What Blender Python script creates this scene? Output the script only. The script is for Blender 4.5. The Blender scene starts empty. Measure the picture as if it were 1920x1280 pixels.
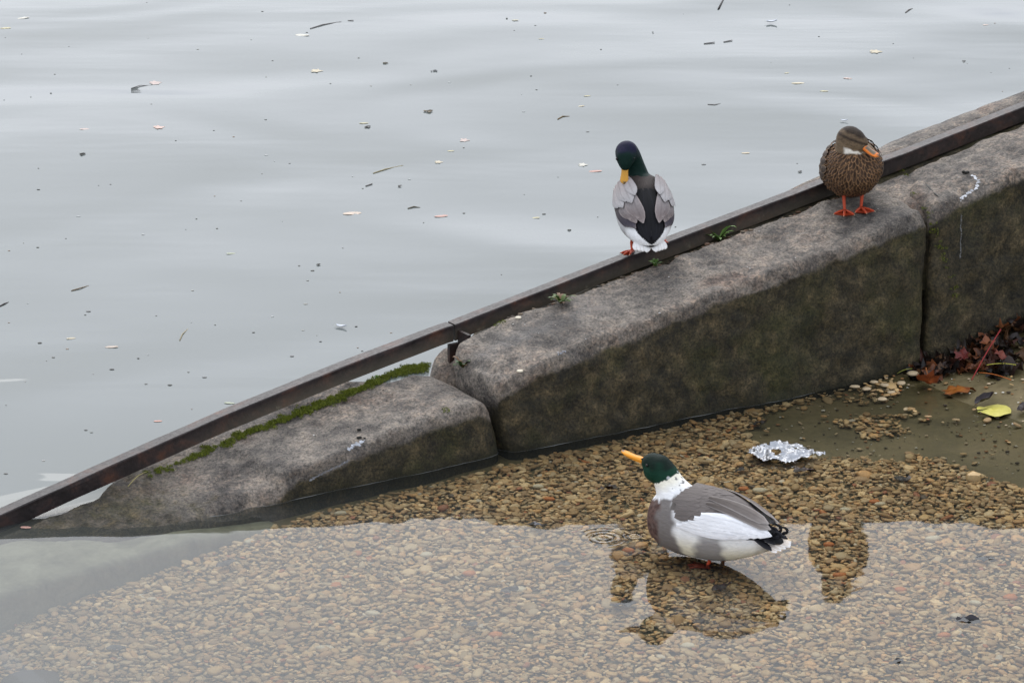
import bpy, math, random
import numpy as np
from mathutils import Vector, Matrix, noise
from mathutils.bvhtree import BVHTree

random.seed(7)
rng = np.random.default_rng(11)
scene = bpy.context.scene
COL = scene.collection
R = math.radians

# ------------------------------------------------------------------ camera, sky, sun, exposure
FOC, PITCH, CAMH = 6000.0, R(18.0), 3.785
cam = bpy.data.cameras.new('camera')
cam.sensor_width = 36.0
cam.lens = 36.0 * FOC / 1920.0
cam.clip_start = 0.1
cam.clip_end = 600.0
camo = bpy.data.objects.new('camera', cam)
COL.objects.link(camo)
camo.location = (0, 0, CAMH)
camo.rotation_euler = (R(90) - PITCH, 0, 0)
scene.camera = camo

SUN_EL, SUN_AZ = R(47), R(-10)          # azimuth from +Y (the far side of the basin), clockwise
w = bpy.data.worlds.new('World')
scene.world = w
w.use_nodes = True
wt = w.node_tree
wt.nodes.clear()
wo = wt.nodes.new('ShaderNodeOutputWorld')
wb = wt.nodes.new('ShaderNodeBackground')
ws = wt.nodes.new('ShaderNodeTexSky')
ws.sky_type = 'NISHITA'
ws.sun_disc = False
ws.sun_elevation = SUN_EL
ws.sun_rotation = SUN_AZ
ws.air_density = 1.0
ws.dust_density = 5.0
ws.ozone_density = 1.0
wh = wt.nodes.new('ShaderNodeHueSaturation')   # cloud cover: the blue is nearly gone
wh.inputs['Saturation'].default_value = 0.16
wt.links.new(ws.outputs[0], wh.inputs['Color'])
wc = wt.nodes.new('ShaderNodeMix')              # an even cloud deck in front of most of it
wc.data_type = 'RGBA'
wc.inputs[0].default_value = 0.60
wc.inputs[7].default_value = (6.7, 7.2, 8.2, 1)
wt.links.new(wh.outputs[0], wc.inputs[6])
wt.links.new(wc.outputs[2], wb.inputs['Color'])
wb.inputs['Strength'].default_value = 0.15
wt.links.new(wb.outputs[0], wo.inputs['Surface'])

sl = bpy.data.lights.new('sun', 'SUN')
sl.energy = 0.5
sl.angle = R(40)
sl.color = (1.0, 0.97, 0.93)
so = bpy.data.objects.new('sun', sl)
COL.objects.link(so)
sd = Vector((math.sin(SUN_AZ) * math.cos(SUN_EL), math.cos(SUN_AZ) * math.cos(SUN_EL), math.sin(SUN_EL)))
so.rotation_euler = sd.to_track_quat('Z', 'Y').to_euler()
so.location = (0, 20, 20)

scene.view_settings.view_transform = 'Standard'
scene.view_settings.look = 'None'
scene.view_settings.gamma = 1.0
scene.view_settings.use_curve_mapping = False
scene.view_settings.exposure = 0.66
scene.cycles.max_bounces = 8
scene.cycles.transparent_max_bounces = 8

# ------------------------------------------------------------------ frames of reference
def at(px, py, z=0.0):
    """the place at height z that the photograph shows at (px, py)"""
    x = (px - 960) / FOC
    y = -(py - 640) / FOC
    d = Vector((x, math.cos(PITCH) + y * math.sin(PITCH), -math.sin(PITCH) + y * math.cos(PITCH)))
    t = (z - CAMH) / d.z
    return Vector((0, 0, CAMH)) + d * t

OA = Vector((-1.66509604, 9.71258888, 0))
UU = Vector((0.84045974, 0.541874, 0))          # along the quay edge, up the ramp
VV = Vector((0.541874, -0.84045974, 0))         # square to it, into the ramp
def uv(u, v, z=0.0):
    return OA + UU * u + VV * v + Vector((0, 0, z))
def touv(p):
    q = Vector((p[0], p[1], 0)) - OA
    return q.dot(UU), q.dot(VV)
# the wall itself bends by five degrees at the joint of the rails
UK = 1.792183
KP = Vector((-0.2090105, 10.75745066, 0))
AL_, AR_ = R(35.6626), R(30.3623)
def wdir(u):
    t = min(1.0, max(0.0, (u - UK + .2) / .4))
    a = AL_ + (AR_ - AL_) * t * t * (3 - 2 * t)
    return Vector((math.cos(a), math.sin(a), 0)), Vector((math.sin(a), -math.cos(a), 0))
EL, ER = Vector((math.cos(AL_), math.sin(AL_), 0)), Vector((math.cos(AR_), math.sin(AR_), 0))
def wbase(u):
    return KP + (EL if u < UK else ER) * (u - UK)
def uvk(u, v, z=0.0):
    return wbase(u) + wdir(u)[1] * v + Vector((0, 0, z))
def touvk(p):
    p = Vector((p[0], p[1], 0))
    u = (p - KP).dot(ER) + UK
    for _ in range(8):
        u += (p - wbase(u)).dot(wdir(u)[0])
    return u, (p - wbase(u)).dot(wdir(u)[1])

def sm(a, b, x):
    t = min(1.0, max(0.0, (x - a) / (b - a)))
    return t * t * (3 - 2 * t)
def lerp(a, b, t):
    return a + (b - a) * t
def s2l(c):
    return tuple(((x / 255) / 12.92 if x / 255 <= .04045 else ((x / 255 + .055) / 1.055) ** 2.4) for x in c)
def fbm(p, o=4):
    return noise.fractal(p, 1.0, 2.0, o)

# ------------------------------------------------------------------ mesh helpers
def tag(o, label=None, cat=None, group=None, kind=None):
    if label: o['label'] = label
    if cat: o['category'] = cat
    if group: o['group'] = group
    if kind: o['kind'] = kind
    return o

def mk(name, verts, faces, mat, parent=None, col=None, smooth=True):
    me = bpy.data.meshes.new(name)
    me.from_pydata([tuple(v) for v in verts], [], faces)
    if smooth:
        me.polygons.foreach_set('use_smooth', [True] * len(me.polygons))
    if col is not None:
        a = me.color_attributes.new('Col', 'FLOAT_COLOR', 'POINT')
        c = np.ones((len(verts), 4), np.float32)
        c[:, :3] = np.asarray(col, np.float32).reshape(-1, 3) if np.ndim(col) > 1 else np.asarray(col, np.float32)
        a.data.foreach_set('color', c.ravel())
    me.update()
    me.materials.append(mat)
    o = bpy.data.objects.new(name, me)
    COL.objects.link(o)
    if parent is not None:
        o.parent = parent
    return o

def empty(name, loc, rz=0.0):
    o = bpy.data.objects.new(name, None)
    COL.objects.link(o)
    o.location = loc
    o.rotation_euler = (0, 0, rz)
    o.empty_display_size = 0.05
    return o

class MB:
    """collects pieces of ONE mesh"""
    def __init__(self):
        self.v, self.f, self.c = [], [], []
    def add(self, vs, fs, col):
        n = len(self.v)
        self.v += [Vector(p) for p in vs]
        self.f += [tuple(i + n for i in f) for f in fs]
        if isinstance(col, list):
            self.c += col
        else:
            self.c += [tuple(col)] * len(vs)
    def tube(self, pts, rad, col, k=8, cap=True, flat=1.0):
        pts = [Vector(p) for p in pts]
        n = len(pts)
        rad = rad if isinstance(rad, (list, tuple)) else [rad] * n
        vs, fs, cs = [], [], []
        up = Vector((0, 0, 1))
        for i, p in enumerate(pts):
            t = (pts[min(i + 1, n - 1)] - pts[max(i - 1, 0)]).normalized()
            a = t.cross(up)
            if a.length < 1e-3: a = t.cross(Vector((0, 1, 0)))
            a.normalize()
            b = a.cross(t).normalized()
            for j in range(k):
                th = 2 * math.pi * j / k
                vs.append(p + a * (rad[i] * math.cos(th)) + b * (rad[i] * flat * math.sin(th)))
                cs.append(tuple(col[i]) if isinstance(col, list) else tuple(col))
        for i in range(n - 1):
            for j in range(k):
                fs.append((i * k + j, i * k + (j + 1) % k, (i + 1) * k + (j + 1) % k, (i + 1) * k + j))
        if cap:
            fs.append(tuple(range(k - 1, -1, -1)))
            fs.append(tuple((n - 1) * k + j for j in range(k)))
        self.add(vs, fs, cs)
    def sphere(self, c, r, col, n=10, m=7):
        r = r if isinstance(r, (list, tuple)) else (r, r, r)
        vs, fs = [], []
        for i in range(m + 1):
            ph = math.pi * i / m
            for j in range(n):
                th = 2 * math.pi * j / n
                vs.append((c[0] + r[0] * math.sin(ph) * math.cos(th), c[1] + r[1] * math.sin(ph) * math.sin(th), c[2] + r[2] * math.cos(ph)))
        for i in range(m):
            for j in range(n):
                fs.append((i * n + j, (i + 1) * n + j, (i + 1) * n + (j + 1) % n, i * n + (j + 1) % n))
        self.add(vs, fs, col)
    def build(self, name, mat, parent=None, smooth=True):
        return mk(name, self.v, self.f, mat, parent, self.c, smooth)

# ------------------------------------------------------------------ materials
class NT:
    def __init__(self, name):
        self.m = bpy.data.materials.new(name)
        self.m.use_nodes = True
        self.t = self.m.node_tree
        self.t.nodes.clear()
        self.out = self.n('ShaderNodeOutputMaterial')
    def n(self, ty, **kw):
        nd = self.t.nodes.new(ty)
        for k, v in kw.items(): setattr(nd, k, v)
        return nd
    def l(self, a, b): self.t.links.new(a, b)
    def set(self, nd, **kw):
        for k, v in kw.items(): nd.inputs[k.replace('_', ' ')].default_value = v
    def noise(self, scale, detail=4, rough=.55, vec=None, dist=0.0):
        nd = self.n('ShaderNodeTexNoise')
        self.set(nd, Scale=scale, Detail=detail, Roughness=rough, Distortion=dist)
        if vec is not None: self.l(vec, nd.inputs['Vector'])
        return nd.outputs['Fac']
    def math(self, op, a, b=None, c=None, clamp=False):
        nd = self.n('ShaderNodeMath', operation=op, use_clamp=clamp)
        for i, x in enumerate((a, b, c)):
            if x is None: continue
            if isinstance(x, (int, float)): nd.inputs[i].default_value = x
            else: self.l(x, nd.inputs[i])
        return nd.outputs[0]
    def ramp(self, fac, stops):
        nd = self.n('ShaderNodeValToRGB')
        e = nd.color_ramp.elements
        while len(e) < len(stops): e.new(0.5)
        for el, (p, c) in zip(e, stops):
            el.position = p
            el.color = (*c, 1) if len(c) == 3 else c
        self.l(fac, nd.inputs[0])
        return nd.outputs['Color']
    def mix(self, fac, a, b, mode='MIX'):
        nd = self.n('ShaderNodeMix', data_type='RGBA', blend_type=mode)
        for i, x in ((0, fac), (6, a), (7, b)):
            if isinstance(x, (int, float)): nd.inputs[i].default_value = x
            elif isinstance(x, tuple): nd.inputs[i].default_value = (*x, 1)
            else: self.l(x, nd.inputs[i])
        return nd.outputs[2]
    def attr(self, name='Col'):
        return self.n('ShaderNodeAttribute', attribute_name=name).outputs['Color']
    def obj(self, scale=(1, 1, 1), rot=(0, 0, 0)):
        tc = self.n('ShaderNodeTexCoord')
        mp = self.n('ShaderNodeMapping')
        mp.inputs['Scale'].default_value = scale
        mp.inputs['Rotation'].default_value = rot
        self.l(tc.outputs['Object'], mp.inputs['Vector'])
        return mp.outputs[0]
    def bump(self, h, strength=.3, dist=.01, nrm=None):
        nd = self.n('ShaderNodeBump')
        self.set(nd, Strength=strength, Distance=dist)
        self.l(h, nd.inputs['Height'])
        if nrm is not None: self.l(nrm, nd.inputs['Normal'])
        return nd.outputs[0]
    def principled(self, color, rough=.7, bump=None, **kw):
        p = self.n('ShaderNodeBsdfPrincipled')
        p.inputs['Specular IOR Level'].default_value = .28
        if isinstance(color, tuple): p.inputs['Base Color'].default_value = (*color, 1)
        else: self.l(color, p.inputs['Base Color'])
        if isinstance(rough, (int, float)): p.inputs['Roughness'].default_value = rough
        else: self.l(rough, p.inputs['Roughness'])
        if bump is not None: self.l(bump, p.inputs['Normal'])
        for k, v in kw.items(): p.inputs[k.replace('_', ' ')].default_value = v
        self.l(p.outputs[0], self.out.inputs['Surface'])
        return p

def mat_attr(name, rough=.6, nscale=60, namp=.25, bscale=200, bstr=.2, bdist=.002, stretch=(1, 1, 1), **kw):
    """colour comes from the thing's own painted colour, varied by a fine grain"""
    t = NT(name)
    c = t.attr()
    vec = t.obj(stretch)
    n = t.noise(nscale, 5, .6, vec)
    k = t.math('MULTIPLY_ADD', n, 2 * namp, 1 - namp)
    g = t.n('ShaderNodeCombineColor')
    for i in range(3): t.l(k, g.inputs[i])
    cc = t.mix(1.0, c, g.outputs[0], 'MULTIPLY')
    b = t.bump(t.noise(bscale, 4, .6, vec), bstr, bdist)
    t.principled(cc, rough, b, **kw)
    return t.m

def mat_stone(name, seed, warm=0.0):
    t = NT(name)
    tc = t.n('ShaderNodeTexCoord')
    mp = t.n('ShaderNodeMapping')
    mp.inputs['Location'].default_value = (seed * 3.1, seed * 1.7, seed)
    t.l(tc.outputs['Object'], mp.inputs['Vector'])
    v = mp.outputs[0]
    at_ = t.n('ShaderNodeAttribute', attribute_name='Col')
    sep = t.n('ShaderNodeSeparateColor')
    t.l(at_.outputs['Color'], sep.inputs[0])
    alg, wet, low = sep.outputs[0], sep.outputs[1], sep.outputs[2]
    big = t.noise(5, 6, .62, v, .4)
    mid = t.noise(22, 6, .7, v)
    fine = t.noise(110, 5, .7, v)
    speck = t.noise(240, 3, .6, v)
    base = t.ramp(big, [(.30, s2l((64, 61, 59))), (.45, s2l((98, 94, 89))), (.56, s2l((124, 118, 110))), (.70, s2l((98, 86, 78)))])
    blot = t.ramp(mid, [(.36, (.45, .44, .44)), (.5, (.95, .93, .92)), (.62, (1.35, 1.28, 1.2))])
    c = t.mix(.85, base, blot, 'MULTIPLY')
    gr = t.ramp(fine, [(.38, (.42, .41, .40)), (.5, (1, 1, 1)), (.62, (1.6, 1.5, 1.4))])
    c = t.mix(.8, c, gr, 'MULTIPLY')
    sp = t.ramp(speck, [(.60, (0, 0, 0)), (.68, (1, 1, 1))])
    c = t.mix(t.math('MULTIPLY', sp, .45), c, s2l((170, 158, 146)))
    agg = t.n('ShaderNodeTexVoronoi')
    agg.inputs['Scale'].default_value = 75
    t.l(v, agg.inputs['Vector'])
    ac = t.ramp(agg.outputs['Color'], [(.30, (.62, .60, .60)), (.5, (1, 1, 1)), (.72, (1.35, 1.2, 1.1))])
    ap = t.ramp(t.noise(3.0, 4, .6, v), [(.42, (0, 0, 0)), (.6, (1, 1, 1))])
    c = t.mix(t.math('MULTIPLY', ap, .7), c, t.mix(1.0, c, ac, 'MULTIPLY'))
    # algae and black biofilm on the damp face
    an = t.noise(14, 7, .72, v, .3)
    an2 = t.noise(4.2, 4, .6, v)
    algc = t.ramp(an, [(.36, s2l((20, 20, 11))), (.48, s2l((44, 40, 25))), (.57, s2l((64, 57, 38))), (.68, s2l((94, 82, 58)))])
    grn = t.ramp(an2, [(.50, (0, 0, 0)), (.68, (1, 1, 1))])
    algc = t.mix(t.math('MULTIPLY', grn, .5), algc, s2l((58, 60, 22)))
    algc = t.mix(.8, algc, gr, 'MULTIPLY')
    af = t.math('ADD', alg, t.math('MULTIPLY_ADD', mid, .9, -.45))
    af = t.n('ShaderNodeMapRange', interpolation_type='SMOOTHSTEP')
    t.l(t.math('ADD', alg, t.math('MULTIPLY_ADD', mid, 1.0, -.5)), af.inputs[0])
    af.inputs[1].default_value = .25
    af.inputs[2].default_value = .75
    c = t.mix(t.math('MULTIPLY', af.outputs[0], .93), c, algc)
    c = t.mix(t.math('MULTIPLY', low, .75), c, s2l((30, 30, 18)))
    c = t.mix(t.math('MULTIPLY', wet, .6), c, t.mix(1.0, c, (.5, .5, .52), 'MULTIPLY'))
    h = t.math('ADD', t.math('MULTIPLY', mid, .6), t.math('MULTIPLY', fine, .4))
    b = t.bump(h, .8, .016)
    b = t.bump(speck, .6, .004, b)
    rg = t.math('SUBTRACT', t.math('MULTIPLY_ADD', mid, .25, .62), t.math('MULTIPLY', wet, .30))
    t.principled(c, rg, b)
    return t.m

def mat_steel(name):
    t = NT(name)
    v = t.obj()
    n1 = t.noise(9, 6, .65, v, .5)
    n2 = t.noise(70, 5, .7, v)
    c = t.ramp(n1, [(.34, s2l((30, 25, 25))), (.5, s2l((44, 36, 35))), (.60, s2l((62, 44, 38))), (.70, s2l((84, 54, 40)))])
    g = t.ramp(n2, [(.3, (.55, .55, .55)), (.55, (1.05, 1.05, 1.05)), (.75, (1.5, 1.45, 1.4))])
    c = t.mix(.8, c, g, 'MULTIPLY')
    li = t.ramp(t.noise(26, 5, .7, v), [(.60, (0, 0, 0)), (.70, (1, 1, 1))])
    at_ = t.attr()
    sep = t.n('ShaderNodeSeparateColor')
    t.l(at_, sep.inputs[0])
    # lichen and lime stains towards the foot of the web
    c = t.mix(t.math('MULTIPLY', t.math('MULTIPLY_ADD', li, .6, .4), sep.outputs[0]), c, s2l((112, 106, 90)))
    b = t.bump(n2, .4, .004)
    t.principled(c, t.math('MULTIPLY_ADD', n2, .5, .22), b, Specular_IOR_Level=.30)
    return t.m

def mat_water(ringc):
    t = NT('water')
    tc = t.n('ShaderNodeTexCoord')
    at_ = t.attr()
    sep = t.n('ShaderNodeSeparateColor')
    t.l(at_, sep.inputs[0])
    turb, chop = sep.outputs[0], sep.outputs[1]
    def nz(scale, detail, rough, sc, rot=0.0, dist=0.0):
        mp = t.n('ShaderNodeMapping')
        mp.inputs['Scale'].default_value = sc
        mp.inputs['Rotation'].default_value = (0, 0, rot)
        t.l(tc.outputs['Object'], mp.inputs['Vector'])
        return t.noise(scale, detail, rough, mp.outputs[0], dist)
    swell = nz(.55, 1.5, .45, (.8, 1.0, 1), R(-10), .5)
    rip = nz(3.0, 2, .5, (.30, 1.3, 1), R(-12), .2)
    cat = t.ramp(nz(.8, 2, .5, (.6, 1, 1), R(10)), [(.42, (0, 0, 0)), (.62, (1, 1, 1))])
    h = t.math('ADD', t.math('MULTIPLY', swell, .15), t.math('MULTIPLY', t.math('MULTIPLY', rip, cat), .006))
    h = t.math('MULTIPLY', h, chop)
    # small rings spreading where the bird has dripped, and a faint quiver in the shallows
    pos = tc.outputs['Object']
    for (cx, cy, k, dec, amp) in ringc:
        vs = t.n('ShaderNodeVectorMath', operation='DISTANCE')
        t.l(pos, vs.inputs[0])
        vs.inputs[1].default_value = (cx, cy, 0)
        r = vs.outputs['Value']
        wv = t.math('MULTIPLY', t.math('SINE', t.math('MULTIPLY', r, k)), t.math('POWER', 2.718, t.math('MULTIPLY', t.math('MULTIPLY', r, r), -dec)))
        h = t.math('ADD', h, t.math('MULTIPLY', wv, amp))
    h = t.math('ADD', h, t.math('MULTIPLY', nz(6, 2, .5, (.6, 1, 1)), .0012))
    bm = t.bump(h, 1.0, 1.0)
    fr = t.n('ShaderNodeFresnel')
    fr.inputs['IOR'].default_value = 1.333
    t.l(bm, fr.inputs['Normal'])
    gl = t.n('ShaderNodeBsdfGlossy')
    gl.inputs['Roughness'].default_value = .03
    t.l(bm, gl.inputs['Normal'])
    tr = t.n('ShaderNodeBsdfTransparent')
    tr.inputs['Color'].default_value = (.93, .93, .88, 1)
    df = t.n('ShaderNodeBsdfDiffuse')
    df.inputs['Color'].default_value = (.135, .150, .145, 1)
    m1 = t.n('ShaderNodeMixShader')
    t.l(turb, m1.inputs[0]); t.l(tr.outputs[0], m1.inputs[1]); t.l(df.outputs[0], m1.inputs[2])
    m2 = t.n('ShaderNodeMixShader')
    t.l(fr.outputs[0], m2.inputs[0]); t.l(m1.outputs[0], m2.inputs[1]); t.l(gl.outputs[0], m2.inputs[2])
    t.l(m2.outputs[0], t.out.inputs['Surface'])
    return t.m

def mat_bed():
    t = NT('silt')
    v = t.obj()
    a = t.noise(3.5, 5, .6, v, .4)
    b = t.noise(40, 5, .7, v)
    c = t.ramp(a, [(.3, s2l((84, 76, 50))), (.5, s2l((104, 94, 64))), (.7, s2l((124, 110, 80)))])
    c = t.mix(.8, c, t.ramp(b, [(.3, (.75, .75, .75)), (.6, (1.1, 1.1, 1.1)), (.75, (1.4, 1.35, 1.3))]), 'MULTIPLY')
    t.principled(c, t.math('MULTIPLY_ADD', b, .3, .45), t.bump(b, .5, .006))
    return t.m

M = {}
M['stoneA'] = mat_stone('weathered_stone', 1.0)
M['stoneB'] = mat_stone('weathered_stone', 4.0)
M['stoneC'] = mat_stone('weathered_stone', 9.0)
t_ = NT('wet_concrete')
n_ = t_.noise(6, 6, .65, t_.obj(), .4)
t_.principled(t_.ramp(n_, [(.35, s2l((96, 96, 78))), (.5, s2l((124, 124, 104))), (.65, s2l((146, 146, 126)))]), .7, t_.bump(t_.noise(60, 4, .6, t_.obj()), .4, .005))
M['slab'] = t_.m
M['steel'] = mat_steel('rusty_steel')
M['bed'] = mat_bed()
M['pebble'] = mat_attr('pebble', .55, 90, .22, 260, .25, .002)
M['plume'] = mat_attr('plumage', .62, 150, .26, 260, .5, .003, (.22, 1, 1), Specular_IOR_Level=.12)
M['sheen'] = mat_attr('sheen_plumage', .75, 150, .12, 300, .25, .0015, (.5, 1, 1), Specular_IOR_Level=.12)
M['bill'] = mat_attr('bill', .38, 40, .10, 90, .1, .001)
M['skin'] = mat_attr('web_skin', .5, 120, .2, 220, .35, .0015)
M['eye'] = mat_attr('eye', .08, 10, 0, 10, 0)
M['leaf'] = mat_attr('leaf', .42, 70, .3, 120, .35, .003)
M['floatleaf'] = mat_attr('soaked_leaf', .6, 60, .2, 120, .2, .002)
M['green'] = mat_attr('greenery', .55, 80, .25, 200, .2, .002)
M['twig'] = mat_attr('twig', .75, 80, .25, 200, .3, .002)
M['white'] = mat_attr('down', .8, 120, .12, 200, .2, .001)
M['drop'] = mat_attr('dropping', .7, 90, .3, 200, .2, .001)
t_ = NT('foil')
fb = t_.bump(t_.noise(120, 5, .7, t_.obj()), .5, .004)
t_.principled((.37, .38, .40), .30, fb, Metallic=.95)
M['foil'] = t_.m

# ------------------------------------------------------------------ the setting: bed, water
BED_U = [-30, -8, -4, -1, 0, .8, 1.7, 2.5, 3.1, 3.45, 4.1, 5.5, 9, 14, 40]
BED_Z = [-2, -1.6, -.9, -.26, -.13, -.062, -.033, -.031, -.023, 0.0, .09, .3, .85, 1.2, 1.2]
def bedz(u, v):
    z = float(np.interp(u, BED_U, BED_Z))
    return z + .006 * noise.noise(Vector((u * 3, v * 3, 0)))

def grid_sheet(name, us, vs, zf, mat, colf=None):
    verts, cols = [], []
    for u in us:
        for v in vs:
            verts.append(uv(u, v, zf(u, v)))
            if colf: cols.append(colf(u, v))
    n = len(vs)
    faces = [(i * n + j, i * n + j + 1, (i + 1) * n + j + 1, (i + 1) * n + j) for i in range(len(us) - 1) for j in range(n - 1)]
    return mk(name, verts, faces, mat, None, cols if colf else None)

us = [-30, -16, -8, -5, -3] + list(np.arange(-2, 5.51, .05)) + [6, 7, 8, 9, 11, 14, 20, 40]
vs = [-.02] + list(np.arange(.1, 3.6, .07)) + [4, 5, 6, 8, 10, 14, 30]
bed = grid_sheet('ramp_bed', us, vs, bedz, M['bed'])
tag(bed, kind='structure')
lake = grid_sheet('lake_bed', [-120, 0, 120], [-160, -60, -.02], lambda u, v: -1.7, M['bed'])
tag(lake, kind='structure')

def depth(u, v):
    if v < 0.0: return 1.5
    return max(0.0, -bedz(u, v))
def watercol(u, v):
    d = depth(u, v)
    k = 1 - math.exp(-2.0 * d)
    ch = 1.0 - sm(-.25, .02, v) if u > -.4 else 1.0 - .9 * sm(-.6, 1.0, v)
    return (k, .006 + .994 * ch, 0)
us = [-120, -40, -14, -6, -3] + list(np.arange(-1.6, 5.0, .06)) + [6, 8, 12, 40]
vs = [-160, -60, -20, -8, -4, -2, -1] + list(np.arange(-.6, 3.7, .05)) + [4, 5, 7, 10, 16, 40]
r1, r2 = at(1132, 1008), at(1190, 1004)
M['water'] = mat_water([(r1.x, r1.y, 260.0, 420.0, .0009), (r2.x, r2.y, 420.0, 1500.0, .0006)])
water = grid_sheet('water', us, vs, lambda u, v: 0.0, M['water'], watercol)
tag(water, kind='structure')

# ------------------------------------------------------------------ stones of the quay edge
RT_U = [-.916, 0, .399, .852, 1.324, 1.756, 1.792, 2.527, 3.386, 3.768, 4.326, 5.911]
RT_Z = [-.08, .042, .123, .212, .291, .353, .355, .498, .657, .723, .833, 1.126]
railz = lambda u: float(np.interp(u, RT_U, RT_Z))
railz_fill = lambda u: railz(u) - .066 - .012 * (1 - sm(1.90, 2.05, u))
def corner_path(pts, rads, per=10):
    """a polyline with rounded corners"""
    out = [pts[0]]
    for i in range(1, len(pts) - 1):
        p, c, q = np.array(pts[i - 1]), np.array(pts[i]), np.array(pts[i + 1])
        r = rads[i]
        a = c + (p - c) / np.linalg.norm(p - c) * min(r, np.linalg.norm(p - c) * .49)
        b = c + (q - c) / np.linalg.norm(q - c) * min(r, np.linalg.norm(q - c) * .49)
        for k in range(per + 1):
            t = k / per
            out.append(tuple((1 - t) ** 2 * a + 2 * t * (1 - t) * c + t * t * b))
    out.append(pts[-1])
    return np.array(out)

def resample(path, n):
    seg = np.linalg.norm(np.diff(path, axis=0), axis=1)
    s = np.concatenate([[0], np.cumsum(seg)])
    q = np.linspace(0, s[-1], n)
    return np.stack([np.interp(q, s, path[:, k]) for k in range(path.shape[1])], 1)

def stone(name, u0, u1, zb, zf, vb, vf, mat, R0=.08, R1=.08, rf=.07, rb=.03, zbot=-.32, ns=210, nc=150, amp=1.0, seed=0,
          skew0=None, skew1=None, batter=.02, wetf=None, algf=None, frame=uvk):
    verts, cols = [], []
    tt = (1 - np.cos(np.linspace(0, math.pi, ns))) / 2
    tt = .55 * tt + .45 * np.linspace(0, 1, ns)
    for t in tt:
        u = lerp(u0, u1, t)
        e = 0.0
        for d, rr in ((u - u0, R0), (u1 - u, R1)):
            if d < rr: e = max(e, (rr - math.sqrt(max(0, rr * rr - (rr - d) ** 2))) * .75)
        b, f = zb(u) - e, zf(u) - e
        v0, v1 = vb(u) + e * .8, vf(u) - e * .8
        k = rf(u) if callable(rf) else rf
        path = corner_path([(v0, zbot), (v0, b), (v1, f), (v1 + batter, zbot)], [0, rb, k, 0])
        pr = resample(path, nc)
        for (v, z) in pr:
            uu = u
            if skew0: uu += (1 - t) * skew0(v, z)
            if skew1: uu += t * skew1(v, z)
            p = Vector((uu, v, z))
            q = p + Vector((seed * 7.3, seed, 0))
            # spalled arrises and pits
            pit = max(0.0, noise.noise(q * 16) - .28) * .028 * amp
            near = math.exp(-((v - v1) ** 2 + (z - f) ** 2) / .0016)
            chip = max(0.0, noise.noise(q * 11 + Vector((4, 4, 4))) + .1) * .030 * near * amp
            p.z -= (pit + chip) * (1 if z > .0 else 0)
            p.y -= chip * .8
            p = p + noise.noise_vector(q * 3.2) * .010 * amp + noise.noise_vector(q * 8) * .011 * amp + noise.noise_vector(q * 22) * .0055 * amp + noise.noise_vector(q * 60) * .0022 * amp
            verts.append(frame(p.x, p.y, p.z))
            edge = lerp(b, f, sm(v0, v1, v))
            a = sm(.012, .085, f - z) * sm(v0 + .1, v1 - .03, v)
            if algf: a = max(a, algf(u, v, z))
            cols.append((a, wetf(u, v, z) if wetf else 0.0, (1 - sm(-.01, .05 + .03 * noise.noise(Vector((u * 8, v * 8, seed))), z)) * (0 if seed == 9 else (.15 + .85 * sm(-.05, .0, z) * sm(.8, 1.0, u)) if seed == 1 else 1)))
    faces = [(i * nc + j, i * nc + j + 1, (i + 1) * nc + j + 1, (i + 1) * nc + j) for i in range(ns - 1) for j in range(nc - 1)]
    faces.append(tuple(range(nc - 1, -1, -1)))
    faces.append(tuple((ns - 1) * nc + j for j in range(nc)))
    return mk(name, verts, faces, mat, None, cols)

I = lambda xs, ys: (lambda u: float(np.interp(u, xs, ys)))
zbA = I([-.616, .097, .528, 1.07, 1.508, 1.807], [-.085, .012, .076, .147, .225, .253])
zfA = I([-.636, .282, .603, .783, .848, .883, 1.183, 1.464, 1.71], [-.149, -.03, .022, .049, .061, .097, .141, .189, .213])
stA = stone('coping_stone', -.55, 1.750, zbA, zfA, I([-.6, .35, .55, 1.40, 1.53, 1.85], [.045, .045, -.10, -.10, .05, .06]), I([-.6, .3, .9, 1.8], [.36, .352, .345, .405]), M['stoneA'],
            R0=.05, R1=.13, rf=I([-.6, .8, .9, 1.8], [.1, .07, .018, .022]), seed=1, amp=.8, batter=.03,
            skew1=lambda v, z: -.26 * max(0, z), algf=lambda u, v, z: .62 * (1 - sm(.35, .95, u)))
tag(stA, 'low grey coping stone with a mossy back edge, sloping down into the water', 'stone', 'stones of the quay edge')
zbB = I([1.755, 1.823, 2.0, 2.314, 2.763, 3.24, 3.627], [.27, .315, .358, .414, .494, .579, .655])
zfB = I([1.765, 2.218, 2.702, 3.271, 3.665], [.256, .356, .449, .553, .626])
def wetB(u, v, z):
    a = math.exp(-((v - (.20 + .25 * (2.25 - u) * .35)) / .045) ** 2) * sm(1.72, 1.85, u) * (1 - sm(2.2, 2.42, u))
    b = math.exp(-((u - 2.33) / .05) ** 2) * math.exp(-((v - .17) / .09) ** 2)
    return min(1.0, a + b)
stB = stone('coping_stone', 1.765, 3.57, zbB, zfB, I([1.75, 1.83, 2.03, 3.7], [.13, .10, .06, .06]), lambda u: .405, M['stoneB'],
            R0=.045, R1=.04, rf=.020, seed=2, wetf=wetB, ns=300, skew0=lambda v, z: -.26 * max(0, z))
tag(stB, 'long middle coping stone with rounded top edge and dark face, under the brown duck', 'stone', 'stones of the quay edge')
zbC = I([3.608, 3.975, 4.282, 6.375], [.671, .738, .799, 1.204])
zfC = I([3.573, 3.659, 3.908, 4.242, 6.317], [.626, .642, .705, .775, 1.183])
stC = stone('coping_stone', 3.585, 5.9, zbC, zfC, lambda u: .06, lambda u: .41, M['stoneC'],
            R0=.04, R1=.06, rf=.024, seed=3, skew0=lambda v, z: .12 * (1 - sm(.05, .3, v)))
tag(stC, 'pale topped coping stone at the right edge with a crack across its top', 'stone', 'stones of the quay edge')
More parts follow.
